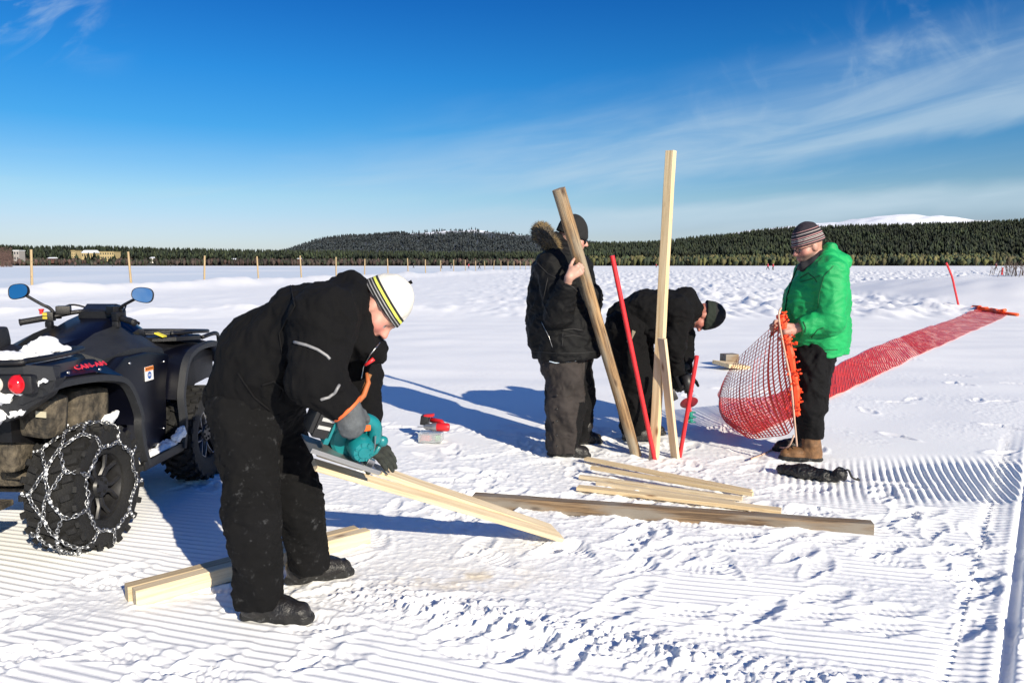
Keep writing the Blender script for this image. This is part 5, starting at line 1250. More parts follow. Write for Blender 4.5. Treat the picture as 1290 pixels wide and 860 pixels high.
# running gear, muddy
mb = MB(); mb.box((.10, -.12, .60), (.36, .22, .24), Matrix.Rotation(R(8), 3, 'Y'), .05); mb.box((.36, .13, .68), (.18, .30, .20), Matrix.Rotation(R(-6), 3, 'X'), .045); mb.box((.36, -.16, .70), (.20, .16, .20), Matrix.Rotation(R(7), 3, 'Y'), .04); mb.box((0, .3, .42), (.34, .8, .2), None, .05); mb.box((.22, -.20, .52), (.10, .12, .16), None, .03)
mb.build('engine_casting', m_mud, ATV, angle=60)
def susp(mb, s):
    for dy in (-.13, .13):
        mb.tube([V3(s*.12, dy, .40), V3(s*.30, dy*.7, .37), V3(s*.37, 0, .31)], .020, 8); mb.tube([V3(s*.12, dy, .55), V3(s*.30, dy*.6, .50), V3(s*.37, 0, .40)], .016, 8)
    mb.box((s*.375, 0, .35), (.05, .09, .16), None, .015)
mirrored(susp, 'rear_suspension_arm', m_mud, 40)
def susp2(mb, s):
    for dy in (-.13, .13): mb.tube([V3(s*.14, 1.19+dy, .42), V3(s*.40, 1.19, .30)], .018, 8); mb.tube([V3(s*.16, 1.19+dy, .58), V3(s*.40, 1.19, .42)], .015, 8)
    mb.tube([V3(s*.22, 1.15, .74), V3(s*.34, 1.17, .36)], .032, 10)
mirrored(susp2, 'front_suspension_arm', m_mud, 40)
def cvb(mb, s):
    for i in range(7): mb.lathe([(.030, 0), (.052-.003*i, .006), (.030, .013)], Matrix.Translation(V3(s*(.20+i*.018), -.02, .335)) @ Matrix.Rotation(R(90)*s, 4, 'Y'), 16, True)
    mb.tube([V3(s*.05, 0, .34), V3(s*.40, 0, .33)], .018, 8)
mirrored(cvb, 'axle_boot', m_plas, 40)
mb = MB(); mb.lathe([(0, 0), (.055, 0), (.07, .02), (.07, .26), (.05, .29), (0, .29)], Matrix.Translation(V3(-.05, -.44, .50)) @ Matrix.Rotation(R(80), 4, 'Y') , 20, False); mb.build('muffler', m_mud, ATV, angle=40)
mb = MB(); mb.box((0, -.38, .30), (.46, .30, .03), None, .01); mb.box((0, .55, .265), (.44, 1.0, .02), None, .006); mb.build('skid_plate', m_mud, ATV, angle=40)
def shock(mb, s):
    mb.tube([V3(s*.20, -.06, .78), V3(s*.30, -.02, .42)], .022, 8)
    mb.tube([V3(s*.20, -.06, .78).lerp(V3(s*.30, -.02, .42), t/60)+V3(math.cos(t*.9)*.036, math.sin(t*.9)*.036, 0) for t in range(6, 52)], .007, 5)
mirrored(shock, 'rear_shock', m_plas, 40)
mb = MB(); mb.box((.43, -.255, .72), (.055, .004, .028), Matrix.Rotation(R(4), 3, 'Y')); mb.build('maker_plate', mat('pale_plate', (.45, .42, .32), .5), ATV)
snow_lump('snow_patch', [V3(.42, .12, .59), V3(.46, .22, .59), V3(.48, .27, .62)], [.015, .024, .018], .7, .008, 15)
for s in (1, -1):
    mb = MB(); mb.prism([(-.25, .60), (.30, .60), (.36, .85), (-.30, .86)], 'x', s*.16, s*.19); mb.build('inner_fender', m_plas, ATV)
    mb = MB(); mb.prism([(.92, .50), (1.50, .50), (1.55, .80), (1.0, .88), (.88, .70)], 'x', s*.20, s*.23); mb.build('inner_fender', m_plas, ATV)
    mb = MB(); mb.tube(smooth_path([V3(s*.24, .74, 1.09), V3(s*.20, .86, 1.16), V3(s*.10, .95, 1.12), V3(s*.06, 1.0, 1.04)], 5), .006, 6); mb.build('brake_cable', m_plas, ATV, True)
    for (x, y, z) in ((.558, -.20, .905), (.556, .05, .885), (.47, .46, .86), (.47, .84, .82), (.47, .52, .38), (.47, .80, .42)):
        mb = MB(); mb.lathe([(0, 0), (.009, 0), (.007, .005), (0, .006)], Matrix.Translation(V3(s*(x-.008), y, z)) @ Matrix.Rotation(R(90)*s, 4, 'Y'), 10, False); mb.build('bolt', m_metal, ATV, angle=40)
# front rack, bumper, headlamps
mb = MB()
mb.loft([ring(.98, .30, .925, .95, .008, .95), ring(1.08, .42, .92, .955, .01, .95), ring(1.40, .44, .90, .935, .01, .95), ring(1.54, .36, .885, .91, .008, .95)]); mb.build('front_rack_deck', m_plas, ATV, angle=35)
mb = MB(); mb.tube(smooth_path([V3(-.40, 1.05, .97), V3(-.46, 1.25, .965), V3(-.42, 1.52, .945), V3(0, 1.60, .94), V3(.42, 1.52, .945), V3(.46, 1.25, .965), V3(.40, 1.05, .97)], 6), .013, 8)
for y in (1.15, 1.27, 1.39): mb.tube([V3(-.44, y, .957), V3(.44, y, .957)], .010, 6)
mb.build('front_rack_rail', m_plas, ATV, True)
mb = MB(); mb.tube(smooth_path([V3(-.36, 1.60, .45), V3(-.38, 1.74, .60), V3(-.34, 1.72, .82), V3(0, 1.74, .86), V3(.34, 1.72, .82), V3(.38, 1.74, .60), V3(.36, 1.60, .45)], 6), .018, 8); mb.tube([V3(-.38, 1.74, .60), V3(.38, 1.74, .60)], .016, 8); mb.build('front_bumper', m_plas, ATV, True)
for s in (1, -1):
    mb = MB(); mb.sphere((s*.26, 1.60, .74), .07, 2, (1.2, .5, .8)); mb.build('headlight', m_clear, ATV, True)
    mb = MB(); mb.tube(smooth_path([V3(s*.54, 1.22, .93), V3(s*.56, 1.40, .94), V3(s*.53, 1.50, .86), V3(s*.54, 1.55, .72)], 5), .014, 8); mb.build('fender_guard', m_plas, ATV, True)
# handlebar, grips, levers, switches
HB = MB(); HB.tube(smooth_path([V3(-.36, .66, 1.075), V3(-.24, .72, 1.095), V3(-.12, .80, 1.12), V3(0, .83, 1.125), V3(.12, .80, 1.12), V3(.24, .72, 1.095), V3(.36, .66, 1.075)], 6), .013, 8)
HB.tube([V3(0, .84, 1.125), V3(0, .90, .95)], .022, 8)
hb = HB.build('handlebar', m_plas, ATV, True)
for s in (1, -1):
    mb = MB(); d = V3(s*.12, -.06, -.02); a = V3(s*.27, .705, 1.09)
    mb.tube([a, a+d*.1, a+d*.9, a+d], [.020, .018, .018, .021], 12); mb.build('grip', m_seat, hb, True)
    mb = MB(); mb.tube(smooth_path([V3(s*.20, .77, 1.09), V3(s*.28, .765, 1.085), V3(s*.38, .70, 1.065), V3(s*.39, .69, 1.063)], 5), [.008]*15+[.011], 6); mb.build('brake_lever', m_plas, hb, True)
    mb = MB(); mb.box((s*.235, .715, 1.10), (.055, .06, .055), Matrix.Rotation(R(-20)*s, 3, 'Z'), .008); mb.box((s*.23, .70, 1.055), (.045, .03, .035), None, .006); mb.build('switch_box', m_plas, hb, angle=40)
    mb = MB(); mb.box((s*.175, .765, 1.135), (.085, .06, .05), Matrix.Rotation(R(-25)*s, 3, 'Z'), .008); mb.build('fluid_reservoir', m_plas, hb, angle=40)
mb = MB(); mb.box((-.245, .682, 1.115), (.03, .006, .018), None, .002); mb.box((-.245, .682, 1.094), (.03, .006, .014), None, .002); mb.build('yellow_switch', mat('yellow_plastic', (.62, .48, .06), .45), hb)
mb = MB(); mb.lathe([(0, 0), (.012, 0), (.012, .02), (.016, .022), (.016, .03), (0, .03)], Matrix.Translation(V3(-.28, .70, 1.115)), 12, False); mb.build('red_switch', mat('red_switch', (.6, .02, .02), .4), hb, angle=40)
# mirrors on curved stalks
for s in (1, -1):
    base = V3(s*.215, .73, 1.12)
    if s < 0: tip, ctr = P(52, 383, 4.30), P(24, 367, 4.28)
    else: tip, ctr = P(153, 386, 4.30), P(180, 371.5, 4.28)
    Ai = AM.inverted(); tip, ctr = Ai @ tip, Ai @ ctr
    if s > 0: base = V3(.24, .74, 1.10)
    mb = MB(); mb.tube(smooth_path([base, base.lerp(tip, .4)+V3(0, 0, .01), tip, tip.lerp(ctr, .92)], 5), [.010]*8+[.009]*8, 8)
    hd_ = mb.build('mirror', m_plas, ATV, True)
    # oval housing, wider outboard, glass facing the rider
    Mm = Matrix.Translation(ctr) @ Matrix.Rotation(R(4)*s, 4, 'Z') @ Matrix.Rotation(R(81), 4, 'X') @ Matrix.Rotation(R(-7)*s, 4, 'Z')
    def oval(k, z, e=2.6):
        out = []
        for t in np.linspace(0, 2*math.pi, 33)[:-1]:
            c_, s_ = math.cos(t), math.sin(t); x = math.copysign(abs(c_)**(2/e), c_)*.070*k; y = math.copysign(abs(s_)**(2/e), s_)*.042*k*(1+.12*c_*s)
            out.append(Mm @ V3(x, y, z))
        return out
    mb = MB(); mb.loft([oval(.35, -.040), oval(.75, -.030), oval(.98, -.010), oval(1.06, .004), oval(1.03, .009), oval(.97, .009), oval(.96, .006)]); mb.build('mirror_housing', m_plas, hd_, angle=50)
    mb = MB(); mb.bm.faces.new([mb.bm.verts.new(v) for v in oval(.965, .0075)]); mb.build('mirror_glass', m_glass, hd_)
# lettering on the fender side, warning sticker on the side panel
def text(body, size, m, M, ext=.0015, shear=0.0, name='lettering', parent=ATV, xs=1.0):
    cu = bpy.data.curves.new(name, 'FONT'); cu.body = body; cu.size = size; cu.extrude = ext; cu.align_x = 'CENTER'; cu.align_y = 'CENTER'; cu.shear = shear; cu.offset = size*.012; cu.space_character = 1.12
    tmp = bpy.data.objects.new(name, cu); COL.objects.link(tmp); dg = bpy.context.evaluated_depsgraph_get(); dg.update()
    me = bpy.data.meshes.new_from_object(tmp.evaluated_get(dg)); bpy.data.objects.remove(tmp); me.transform(Matrix.Diagonal((xs, 1, 1, 1)))
    o = link(name, me, m, parent); o.matrix_local = M; return o
m_let = mat('red_lettering', (.62, .035, .06), .4)
def side_M(x, y, z, tilt=0.0, lean=0.0):     # text plane on the right flank, reading towards the front, facing +x
    return Matrix.Translation(V3(x, y, z)) @ Matrix.Rotation(R(90), 4, 'Z') @ Matrix.Rotation(R(90)-tilt, 4, 'X') @ Matrix.Rotation(lean, 4, 'Z')
mb = MB(); mb.prism([(-.34, .880), (.20, .858), (.20, .80), (.10, .84), (-.10, .862), (-.34, .875)], 'x', .50, .52); 
mirrored(lambda mb, s: mb.loft([[V3(s*.50, -.34, .945), V3(s*.555, -.34, .895), V3(s*.54, -.34, .880), V3(s*.48, -.34, .93)], [V3(s*.44, .0, .945), V3(s*.555, .0, .88), V3(s*.54, .0, .865), V3(s*.42, .0, .93)], [V3(s*.40, .22, .915), V3(s*.55, .26, .82), V3(s*.53, .26, .805), V3(s*.38, .22, .90)]]), 'fender_shoulder', m_navy, 40)
mb.bm.free()
text('CAN-AM', .044, m_let, side_M(.533, .0, .912, R(55), R(-3.0)), .002, .0, xs=1.30)
mb = MB(); mb.box((.4625, .66, .775), (.003, .092, .082)); stk = mb.build('warning_sticker', mat('white_label', (.8, .8, .8), .5), ATV)
mb = MB(); mb.box((.4655, .66, .803), (.002, .092, .024)); mb.build('orange_header', mat('orange_label', (.75, .22, .03), .5), stk)
text('WARNING', .016, m_plas, side_M(.4668, .66, .803), .0003, parent=stk)
mb = MB(); mb.lathe([(0, 0), (.021, 0), (.021, .0015), (0, .0015)], Matrix.Translation(V3(.4645, .66, .765)) @ Matrix.Rotation(R(90), 4, 'Y'), 24, False); mb.build('blue_roundel', mat('blue_label', (.03, .10, .35), .5), stk)
text('16+', .020, mat('white_print', (.8, .8, .8), .5), side_M(.4668, .66, .765), .0003, parent=stk)
mb = MB(); mb.box((.34, 1.02, .965), (.07, .05, .008), Matrix.Rotation(R(20), 3, 'Y'), .002); mb.build('yellow_sticker', mat('yellow_label', (.7, .6, .05), .5), ATV)
# ------------------------------------------------------------------ timber
w_pale = wood_mat('pale_pine', (.72, .58, .37), (.54, .39, .21), .7)
w_new = wood_mat('fresh_spruce', (.68, .57, .40), (.52, .40, .25), .8)
w_old = wood_mat('weathered_timber', (.25, .165, .09), (.075, .045, .025), 1.3, grey=(.22, .19, .155))
w_pole = wood_mat('weathered_pole', (.40, .25, .12), (.07, .035, .018), grey=(.30, .25, .18))
def plank(name, a, b, w, t, up, m, label, cat='plank', group=None, bev=.002, roll=0.0, taper=0.0):
    """timber from a to b: w across, t along up"""
    a, b = Vector(a), Vector(b); x = (b-a).normalized(); z = (Vector(up)-x*Vector(up).dot(x)).normalized(); y = z.cross(x)
    M = Matrix(((x.x, y.x, z.x, a.x), (x.y, y.y, z.y, a.y), (x.z, y.z, z.z, a.z), (0, 0, 0, 1))) @ Matrix.Rotation(roll, 4, 'X')
    L_ = (b-a).length; mb = MB(); n = max(2, int(L_/.25)); r = random.Random(hash(name+label) % 1000)
    rings = []
    for i in range(n+1):
        f = i/n; dy, dz = r.uniform(-.0015, .0015), r.uniform(-.0015, .0015); ww, tt = w/2*(1-taper*f), t/2*(1-taper*f); c = min(ww, tt)*.12
        e = [(-ww+c, -tt), (ww-c, -tt), (ww, -tt+c), (ww, tt-c), (ww-c, tt), (-ww+c, tt), (-ww, tt-c), (-ww, -tt+c)]
        rings.append([V3(L_*f, p[0]+dy, p[1]+dz) for p in e])
    mb.loft(rings); o = mb.build(name, m, None, angle=30); o.matrix_world = M
    return tag(o, label, cat, group)
UP = V3(0, 0, 1)
def on_ground(px, py, z=.0):
    g = G(px, py); return V3(g.x, g.y, gz(g.x, g.y)+z)
# long weathered beam on the snow
bl, br = G(597, 636), G(1102, 672)
bl.z = gz(bl.x, bl.y); br.z = gz(br.x, br.y)
hb_ = max(bl.z, br.z, 0)+.026
plank('timber_beam', V3(bl.x, bl.y+.02, hb_), V3(br.x, br.y+.03, hb_-.012), .078, .074, UP, w_old, 'long weathered brown square beam lying across the snow in front of the planks', 'beam', bev=.004)
# square timber under the sawing man's feet: two lengths nailed side by side
tl, tr = G(172, 762), G(467, 684)
d_ = (tr-tl).normalized(); n_ = V3(-d_.y, d_.x, 0)
zt = .034
plank('timber_block', tl+n_*.03+V3(0, 0, zt-.01), tr+n_*.03+V3(0, 0, zt-.002), .058, .070, UP, w_new, 'pale square timber on the snow under the sawing man, nearer one of the pair', 'timber', 'two timbers laid side by side')
plank('timber_block', tl+n_*.090+V3(-.02, .0, zt-.012), tr+n_*.090+V3(-.03, .0, zt-.006), .058, .070, UP, wood_mat('pale_pine_grey', (.50, .40, .26), (.40, .30, .18)), 'pale square timber on the snow under the sawing man, farther one of the pair', 'timber', 'two timbers laid side by side')
# boards being cut: both rest on the snow at the right and are held up at the left
e1 = on_ground(706, 680, .012); e2 = on_ground(697, 675, .035)
plank('board', P(396, 585, 2.86), e1, .062, .022, V3(.15, -.35, 1), w_new, 'pale board being sawn, lower one of the two held by the bent man', 'board', 'boards being sawn')
plank('board', P(398, 566, 2.93), e2, .075, .022, V3(.15, -.25, 1), w_new, 'pale board being sawn, upper one lying directly under the saw', 'board', 'boards being sawn')
# loose planks behind the beam
pk = [((738, 583), (946, 626), .050, .020, .030, w_pale, 'slim pale plank lying farthest back in the small pile behind the beam'),
      ((730, 603), (935, 632), .030, .022, .022, w_new, 'narrow bright lath, second from the back in the small pile'),
      ((745, 597), (948, 632), .034, .022, .048, w_pale, 'short golden lath on top of the small pile'),
      ((752, 610), (925, 637), .036, .024, .014, w_new, 'white faced lath, fourth from the back in the small pile'),
      ((728, 617), (984, 648), .062, .022, .020, w_pale, 'pale plank lying nearest to the weathered beam in the small pile')]
for (a, b, w, t, z, m, lab) in pk:
    plank('plank', on_ground(*a, z), on_ground(*b, z), w, t, UP, m, lab, 'plank', 'small pile of planks behind the beam')
# uprights standing in the snow
tb = G(823, 575); tb.z = -.12
plank('tall_board', tb, P(845, 190, 5.24), .062, .052, V3(-.75, -1, 0), w_pale, 'tall bare pale wooden post standing upright in front of the bending man', 'post')
sb_ = G(853, 575); sb_.z = -.1
plank('short_board', sb_, P(834, 426, 5.17), .075, .024, V3(-1, -.55, 0), w_new, 'short pale board leaning against the tall wooden post', 'board')
# the old round-edged pole the parka man holds
pb = G(806, 570); pb.z = -.10; pt_ = P(704, 238, 4.98)
def pole(name, a, b, r0, r1, m, label, cat, seg=12, flat=0.0, group=None, smooth=True):
    a, b = Vector(a), Vector(b); x = (b-a).normalized(); z = x.orthogonal().normalized(); y = z.cross(x); L_ = (b-a).length
    M = Matrix(((x.x, y.x, z.x, a.x), (x.y, y.y, z.y, a.y), (x.z, y.z, z.z, a.z), (0, 0, 0, 1)))
    n = max(2, int(L_/.12)); mb = MB(); rr = random.Random(len(label)); rings = []
    ph = [rr.uniform(-flat, flat) for _ in range(seg)]
    for i in range(n+1):
        f = i/n; rad = r0+(r1-r0)*f
        rings.append([V3(L_*f, math.cos(k*2*math.pi/seg)*rad*(1+ph[k]+rr.uniform(-flat, flat)*.4), math.sin(k*2*math.pi/seg)*rad*(1+ph[k]+rr.uniform(-flat, flat)*.4)) for k in range(seg)])
    mb.loft(rings); o = mb.build(name, m, None, angle=50); o.matrix_world = M; return tag(o, label, cat, group)
pole('old_pole', pb, pt_, .040, .046, w_pole, 'weathered round wooden pole leaning back, held by the man in the parka', 'pole', 12, .12)
m_redpole = mat('red_plastic_pole', (.62, .022, .03), .42, var=.12, vscale=6)
a = G(828, 576); a.z = -.1
pole('marker_pole', a, P(771, 322, 5.15), .017, .017, m_redpole, 'long red plastic pole leaning left beside the tall wooden post', 'marker pole', 12, group='red marker poles')
a = G(854, 574); a.z = -.1
pole('marker_pole', a, P(878, 448, 5.20), .015, .015, m_redpole, 'short red plastic pole leaning right in front of the drill', 'marker pole', 12, group='red marker poles')
a = on_ground(1208, 390, -.1)
o = MB(); pts = [a, P(1203, 365, a.y), P(1199, 348, a.y), P(1192, 331, a.y)]
o.tube([p-a for p in smooth_path(pts, 5)], .030, 10); ob = o.build('marker_pole', m_redpole, None, True); ob.location = a; tag(ob, 'tall thin bent red pole standing in the snow behind the far end of the net', 'marker pole', 'red marker poles')
a = P(1260, 367, 36); a.z = min(a.z, gz(a.x, a.y)); pole('marker_pole', a, P(1263, 337, 36), .04, .04, m_redpole, 'distant thin red pole beside the right snow bank', 'marker pole', 8, group='red marker poles')
# small offcuts at the right, behind the net
c0 = G(930, 466); z0 = gz(c0.x, c0.y)
for (dx, dy, sz, rz, ry, z, lab) in ((.0, .42, (.20, .16, .16), 15, 0, .08, 'grey square wood offcut standing behind the net'), (-.07, .08, (.42, .30, .05), 32, 8, .05, 'pale flat board offcut lying in front of the grey wood offcut')):
    mb = MB(); mb.box((0, 0, 0), sz, None, .004); ob = mb.build('wood_offcut', w_old if z > .06 else w_pale, None); ob.location = (c0.x+dx, c0.y+dy, z0+z); ob.rotation_euler = (R(ry)*.6, R(ry), R(rz)); tag(ob, lab, 'wood block')
# ------------------------------------------------------------------ row of fence posts on the bank
w_post = wood_mat('fence_wood', (.42, .31, .17), (.28, .20, .11))
ordn = 'first second third fourth fifth sixth seventh eighth ninth tenth eleventh twelfth'.split()
for k in range(24):
    x, y = FX0+FDX*k, FY0+FDY*k; z = gz(x, y); h = 1.52+.1*math.sin(k*2.3)
    top = CAM_H+(333-(315+k*0))*0
    rr = random.Random(k); ob = None
    lab = (f'thin wooden fence post, {ordn[k]} from the left in the row on the snow bank' if k < 12 else 'distant thin fence post near the far end of the row, beyond the striped beanie')
    tx = x+rr.uniform(-.13, .13)
    pole('fence_post', (x, y, z-.5), (tx, y, 1.40+((333-316)*34/932)*(1.0)+.09*math.sin(k*1.7+.6)), .062, .055, w_post, lab, 'fence post', 8, .05, group='fence posts along the snow bank')
# ------------------------------------------------------------------ houses on the far shore
m_yel = mat('yellow_wall', (.42, .33, .17), .8, var=.08, vscale=.2); m_rbr = mat('red_brown_wall', (.10, .045, .035), .8); m_gry = mat('grey_wall', (.30, .28, .27), .8); m_rsn = m_fell
m_win = mat('dark_window', (.03, .035, .045), .2); m_wht = mat('white_wall', (.72, .70, .66), .8)
def house(name, px, py_base, Y, wpx, hpx, dpt, wall, label, floors=2, cat='house', roof=None, flat=False, nwin=8):
    w = wpx*Y/932; h = hpx*Y/932; b = P(px, py_base, Y); root = thing(name, b, label, cat)
    mb = MB(); mb.box((0, dpt/2, h/2-1), (w, dpt, h+2)); mb.build('wall', wall, root)
    mb = MB(); rh = .8 if flat else w*.16 if w < 14 else 3.0
    if flat: mb.box((0, dpt/2, h+.25), (w+.8, dpt+.8, .5))
    else: mb.prism([(-dpt/2-.6, h-.1), (0, h+rh), (dpt/2+.6, h-.1)], 'x', -w/2-.5, w/2+.5)
    ro = mb.build('roof', roof or m_rsn, root)
    if not flat: ro.location = (0, dpt/2, 0)
    ww = w/nwin*.42; hh = h/floors*.45
    for f_ in range(floors):
        for i in range(nwin):
            mb = MB(); mb.box((-w/2+(i+.5)*w/nwin, -.03, (f_+.55)*h/floors), (ww, .12, hh)); mb.build('window', m_win, root)
house('yellow_house', 135, 327, 835, 18, 9.5, 14, m_yel, 'wide yellow house with a pale roof among the trees on the left shore', 2, flat=True, roof=m_yel, nwin=6)
house('yellow_house', 92.5, 325, 822, 5, 9, 12, m_yel, 'narrow yellow house among trees, left of the wide yellow house', 3, flat=True, roof=m_yel, nwin=2)
house('yellow_house', 111, 325, 845, 16, 6.5, 12, m_yel, 'low yellow house half hidden by trees, between the narrow and the wide yellow house', 1, nwin=6)
house('cabin', 64, 329, 755, 8, 3.6, 8, m_rbr, 'small dark cabin under a snowy roof on the left shore', 1, 'cabin', nwin=3)
house('shed', 21, 329, 720, 7, 13, 9, m_gry, 'grey tall shed at the left edge of the far shore', 2, 'shed', flat=True, nwin=2)
house('cabin', 193, 329, 795, 8, 4, 9, m_wht, 'pale cabin with a snowy roof among trees right of the second fence post', 1, 'cabin', nwin=2)
house('cabin', 293, 330, 790, 9, 3, 9, m_wht, 'white low cabin on the shore between the third and fourth fence posts', 1, 'cabin', nwin=3)
house('cabin', 377, 331, 770, 4.5, 5, 6, m_rbr, 'small square cabin on the shore by the fifth fence post', 1, 'cabin', nwin=1)
house('cabin', 1078, 326.5, 930, 14, 4, 12, m_rbr, 'dark long cabin on the right hillside beside the green hood', 1, 'cabin', roof=m_plas, nwin=4)
house('house', 1092, 304, 1230, 22, 4, 12, m_gry, 'grey house high on the forested right hillside', 1, nwin=5)
# ------------------------------------------------------------------ bare twigs at the right edge
r = random.Random(9); mb = MB(); b0 = P(1282, 360, 30)
for _ in range(46):
    x, y = b0.x+r.gauss(0, .45), b0.y+r.gauss(0, .8); z = gz(x, y); h = r.uniform(.25, .75); a = r.uniform(0, 6.28); lx = math.cos(a)*h*.35
    mb.tube([(x-b0.x, y-b0.y, z-.05-b0.z), (x-b0.x+lx*.5, y-b0.y, z+h*.6-b0.z), (x-b0.x+lx, y-b0.y, z+h-b0.z)], [.014, .010, .004], 4)
    for _k in range(3):
        t = r.uniform(.3, .9); mb.tube([(x-b0.x+lx*t, y-b0.y, z+h*t-b0.z), (x-b0.x+lx*t+r.uniform(-.2, .2), y-b0.y+r.uniform(-.2, .2), z+h*t+r.uniform(.08, .25)-b0.z)], [.008, .004], 3)
ob = mb.build('bare_shrub', mat('twig', (.10, .07, .055), .9), None); ob.location = b0; tag(ob, 'bare brown willow shrub sticking out of the snow bank at the right edge', 'shrub')
# ------------------------------------------------------------------ safety net
m_net = mat('orange_red_net', (.72, .040, .025), .5, var=.15, vscale=3)
m_netd = mat('red_net_strand', (.70, .045, .03), .5)
def cr(p0, p1, p2, p3, t):
    return .5*((2*p1)+(p2-p0)*t+(2*p0-5*p1+4*p2-p3)*t*t+(3*p1-p0-3*p2+p3)*t**3)
gA = [G(1231, 392.5), G(1135, 425), G(1035, 470)]; gB = [G(1270, 398), G(1160, 447), G(1035, 507)]
for g in gA+gB: g.z = 0
# stations along the net: far edge (A) and near edge (B)
A_st = [gA[0], gA[1], gA[2], V3(2.75, 7.75, .01), V3(1.98, 6.85, .16), P(908, 488, 6.45), P(924, 458, 5.95), P(950, 432, 5.55), P(976, 409, 5.16), P(986, 402, 5.10)]
B_st = [gB[0], gB[1], gB[2], V3(2.45, 6.50, .01), V3(2.02, 6.02, .01), P(928, 538, 5.80), P(942, 551, 5.55), P(968, 550, 5.40), P(994, 545, 5.24), P(1003, 522, 5.14)]
def st_len():
    out = [0]
    for i in range(len(A_st)-1): out.append(out[-1]+((A_st[i+1]-A_st[i]).length+(B_st[i+1]-B_st[i]).length)/2)
    return out
SL = st_len()
def net_pt(s, t, seed=0):
    i = min(max(np.searchsorted(SL, s)-1, 0), len(SL)-2); f = (s-SL[i])/(SL[i+1]-SL[i]); n = len(A_st)-1
    a = cr(A_st[max(i-1, 0)], A_st[i], A_st[i+1], A_st[min(i+2, n)], f); b = cr(B_st[max(i-1, 0)], B_st[i], B_st[i+1], B_st[min(i+2, n)], f)
    p = a.lerp(b, t)
    if s > SL[4]: 
        k = min(1, (s-SL[4])/.6); p = p+V3(-.10, -.02, -.07)*math.sin(math.pi*t)*k*min(1, (SL[-1]-s)/.3+.1)
    return p
NS = int(SL[-1]/.047)
S_all = np.linspace(0, SL[-1], NS+1); TT = np.linspace(0, 1, 31)
grid = np.array([[net_pt(s, t) for t in TT] for s in S_all])
fl = S_all < SL[4]
wob = perlin(grid[..., 0]*1.6, grid[..., 1]*1.6)
gzv = ground_h(grid[..., 0], grid[..., 1], False)
lay = sstep(SL[4]+.1, SL[4]-.9, S_all)[:, None]
ripple = .22+.25*np.sin(S_all[:, None]*6.3+2.5*perlin(grid[..., 0]*.8, grid[..., 1]*.8))
grid[..., 2] += lay*(np.maximum(gzv, -.02)+.012+.020*np.maximum(0, wob)+.035*ripple**2)
grid[..., 2] = np.maximum(grid[..., 2], gzv+.008)
def ribbons(lines, w, th):
    """flat strands (boxes of 4 sides) along polylines"""
    VS, FS, o = [], [], 0
    for li, (ln, nrm) in enumerate(lines):
        n = len(ln); t = np.gradient(ln, axis=0); t /= np.maximum(np.linalg.norm(t, axis=1), 1e-9)[:, None]
        s_ = np.cross(t, nrm); s_ /= np.maximum(np.linalg.norm(s_, axis=1), 1e-9)[:, None]; u = np.cross(s_, t)
        w_k = w[li] if hasattr(w, '__len__') else w
        R_ = np.stack([ln+s_*w_k/2, ln+u*th/2, ln-s_*w_k/2, ln-u*th/2], 1); VS.append(R_.reshape(-1, 3))
        i = np.arange(n*4).reshape(n, 4)+o; FS.append(np.stack([i[:-1], np.roll(i[:-1], -1, 1), np.roll(i[1:], -1, 1), i[1:]], -1).reshape(-1, 4)); o += n*4
    return np.concatenate(VS), np.concatenate(FS)
ds, dt_ = np.gradient(grid, axis=0), np.gradient(grid, axis=1); NR = np.cross(ds, dt_); NR /= np.maximum(np.linalg.norm(NR, axis=2), 1e-9)[..., None]
base = V3(2.0, 5.2, 0)
netroot = thing('safety_net', base, 'orange red plastic net held by the man in green, trailing far across the snow', 'safety net')
b_ = np.array(base)
SEL = [i for i in range(NS+1) if S_all[i] > SL[4]-.6 or i % 2 == 0]
V, Fq = ribbons([(grid[i], NR[i]) for i in SEL], [float(np.interp(S_all[i], [SL[4]-1, SL[4]], [.015, .015]))*(1.3 if i % 4 == 0 else .85) for i in SEL], .004); link('cross_strands', mesh_np('cross_strands', V-b_, Fq), m_net, netroot).__setitem__('kind', 'stuff')
V, Fq = ribbons([(grid[:, j], NR[:, j]) for j in range(len(TT))], .0058, .003); link('long_strands', mesh_np('long_strands', V-b_, Fq), m_netd, netroot).__setitem__('kind', 'stuff')
# the gathered end: a thick ragged roll from the hands down
mb = MB(); ro = [P(983, 396, 5.06), P(990, 420, 5.06), P(996, 450, 5.06), P(1002, 485, 5.07), P(1004, 522, 5.09)]
rp_ = [p-base for p in smooth_path(ro, 8)]; r = random.Random(2)
mb.tube(rp_, [.020+.012*r.random() for _ in rp_], 8)
for p in rp_:
    for _ in range(4):
        q = p+V3(r.gauss(0, .02), r.gauss(0, .02), r.gauss(0, .012)); d = V3(r.choice((-1, 1))*r.uniform(.008, .022), r.uniform(-.03, .02), r.uniform(-.012, .012)); mb.tube([q, q+d], [.008, .006], 4)
mb.build('gathered_edge', mat('bright_orange_net_edge', (.85, .075, .02), .5), netroot)
mb = MB(); r = random.Random(5); e0, e1_ = G(1228, 392.5)-base, G(1271, 398)-base
for _ in range(3):
    mb.tube([e0.lerp(e1_, t)+V3(r.uniform(-.15, .15), r.uniform(-.3, .3), .06+r.uniform(0, .10)) for t in np.linspace(-.02, 1.05, 9)], .045, 6)
mb.build('far_roll', mat('bright_orange_roll', (.85, .10, .02), .5), netroot, True)
m_rope = mat('beige_rope', (.55, .36, .27), .8)
mb = MB(); mb.tube([p-base for p in smooth_path([P(984, 388, 5.04), P(981, 398, 5.02), P(986, 430, 5.04), P(996, 480, 5.05), P(1001, 530, 5.06), P(1004, 562, 5.08)], 6)], .007, 6)
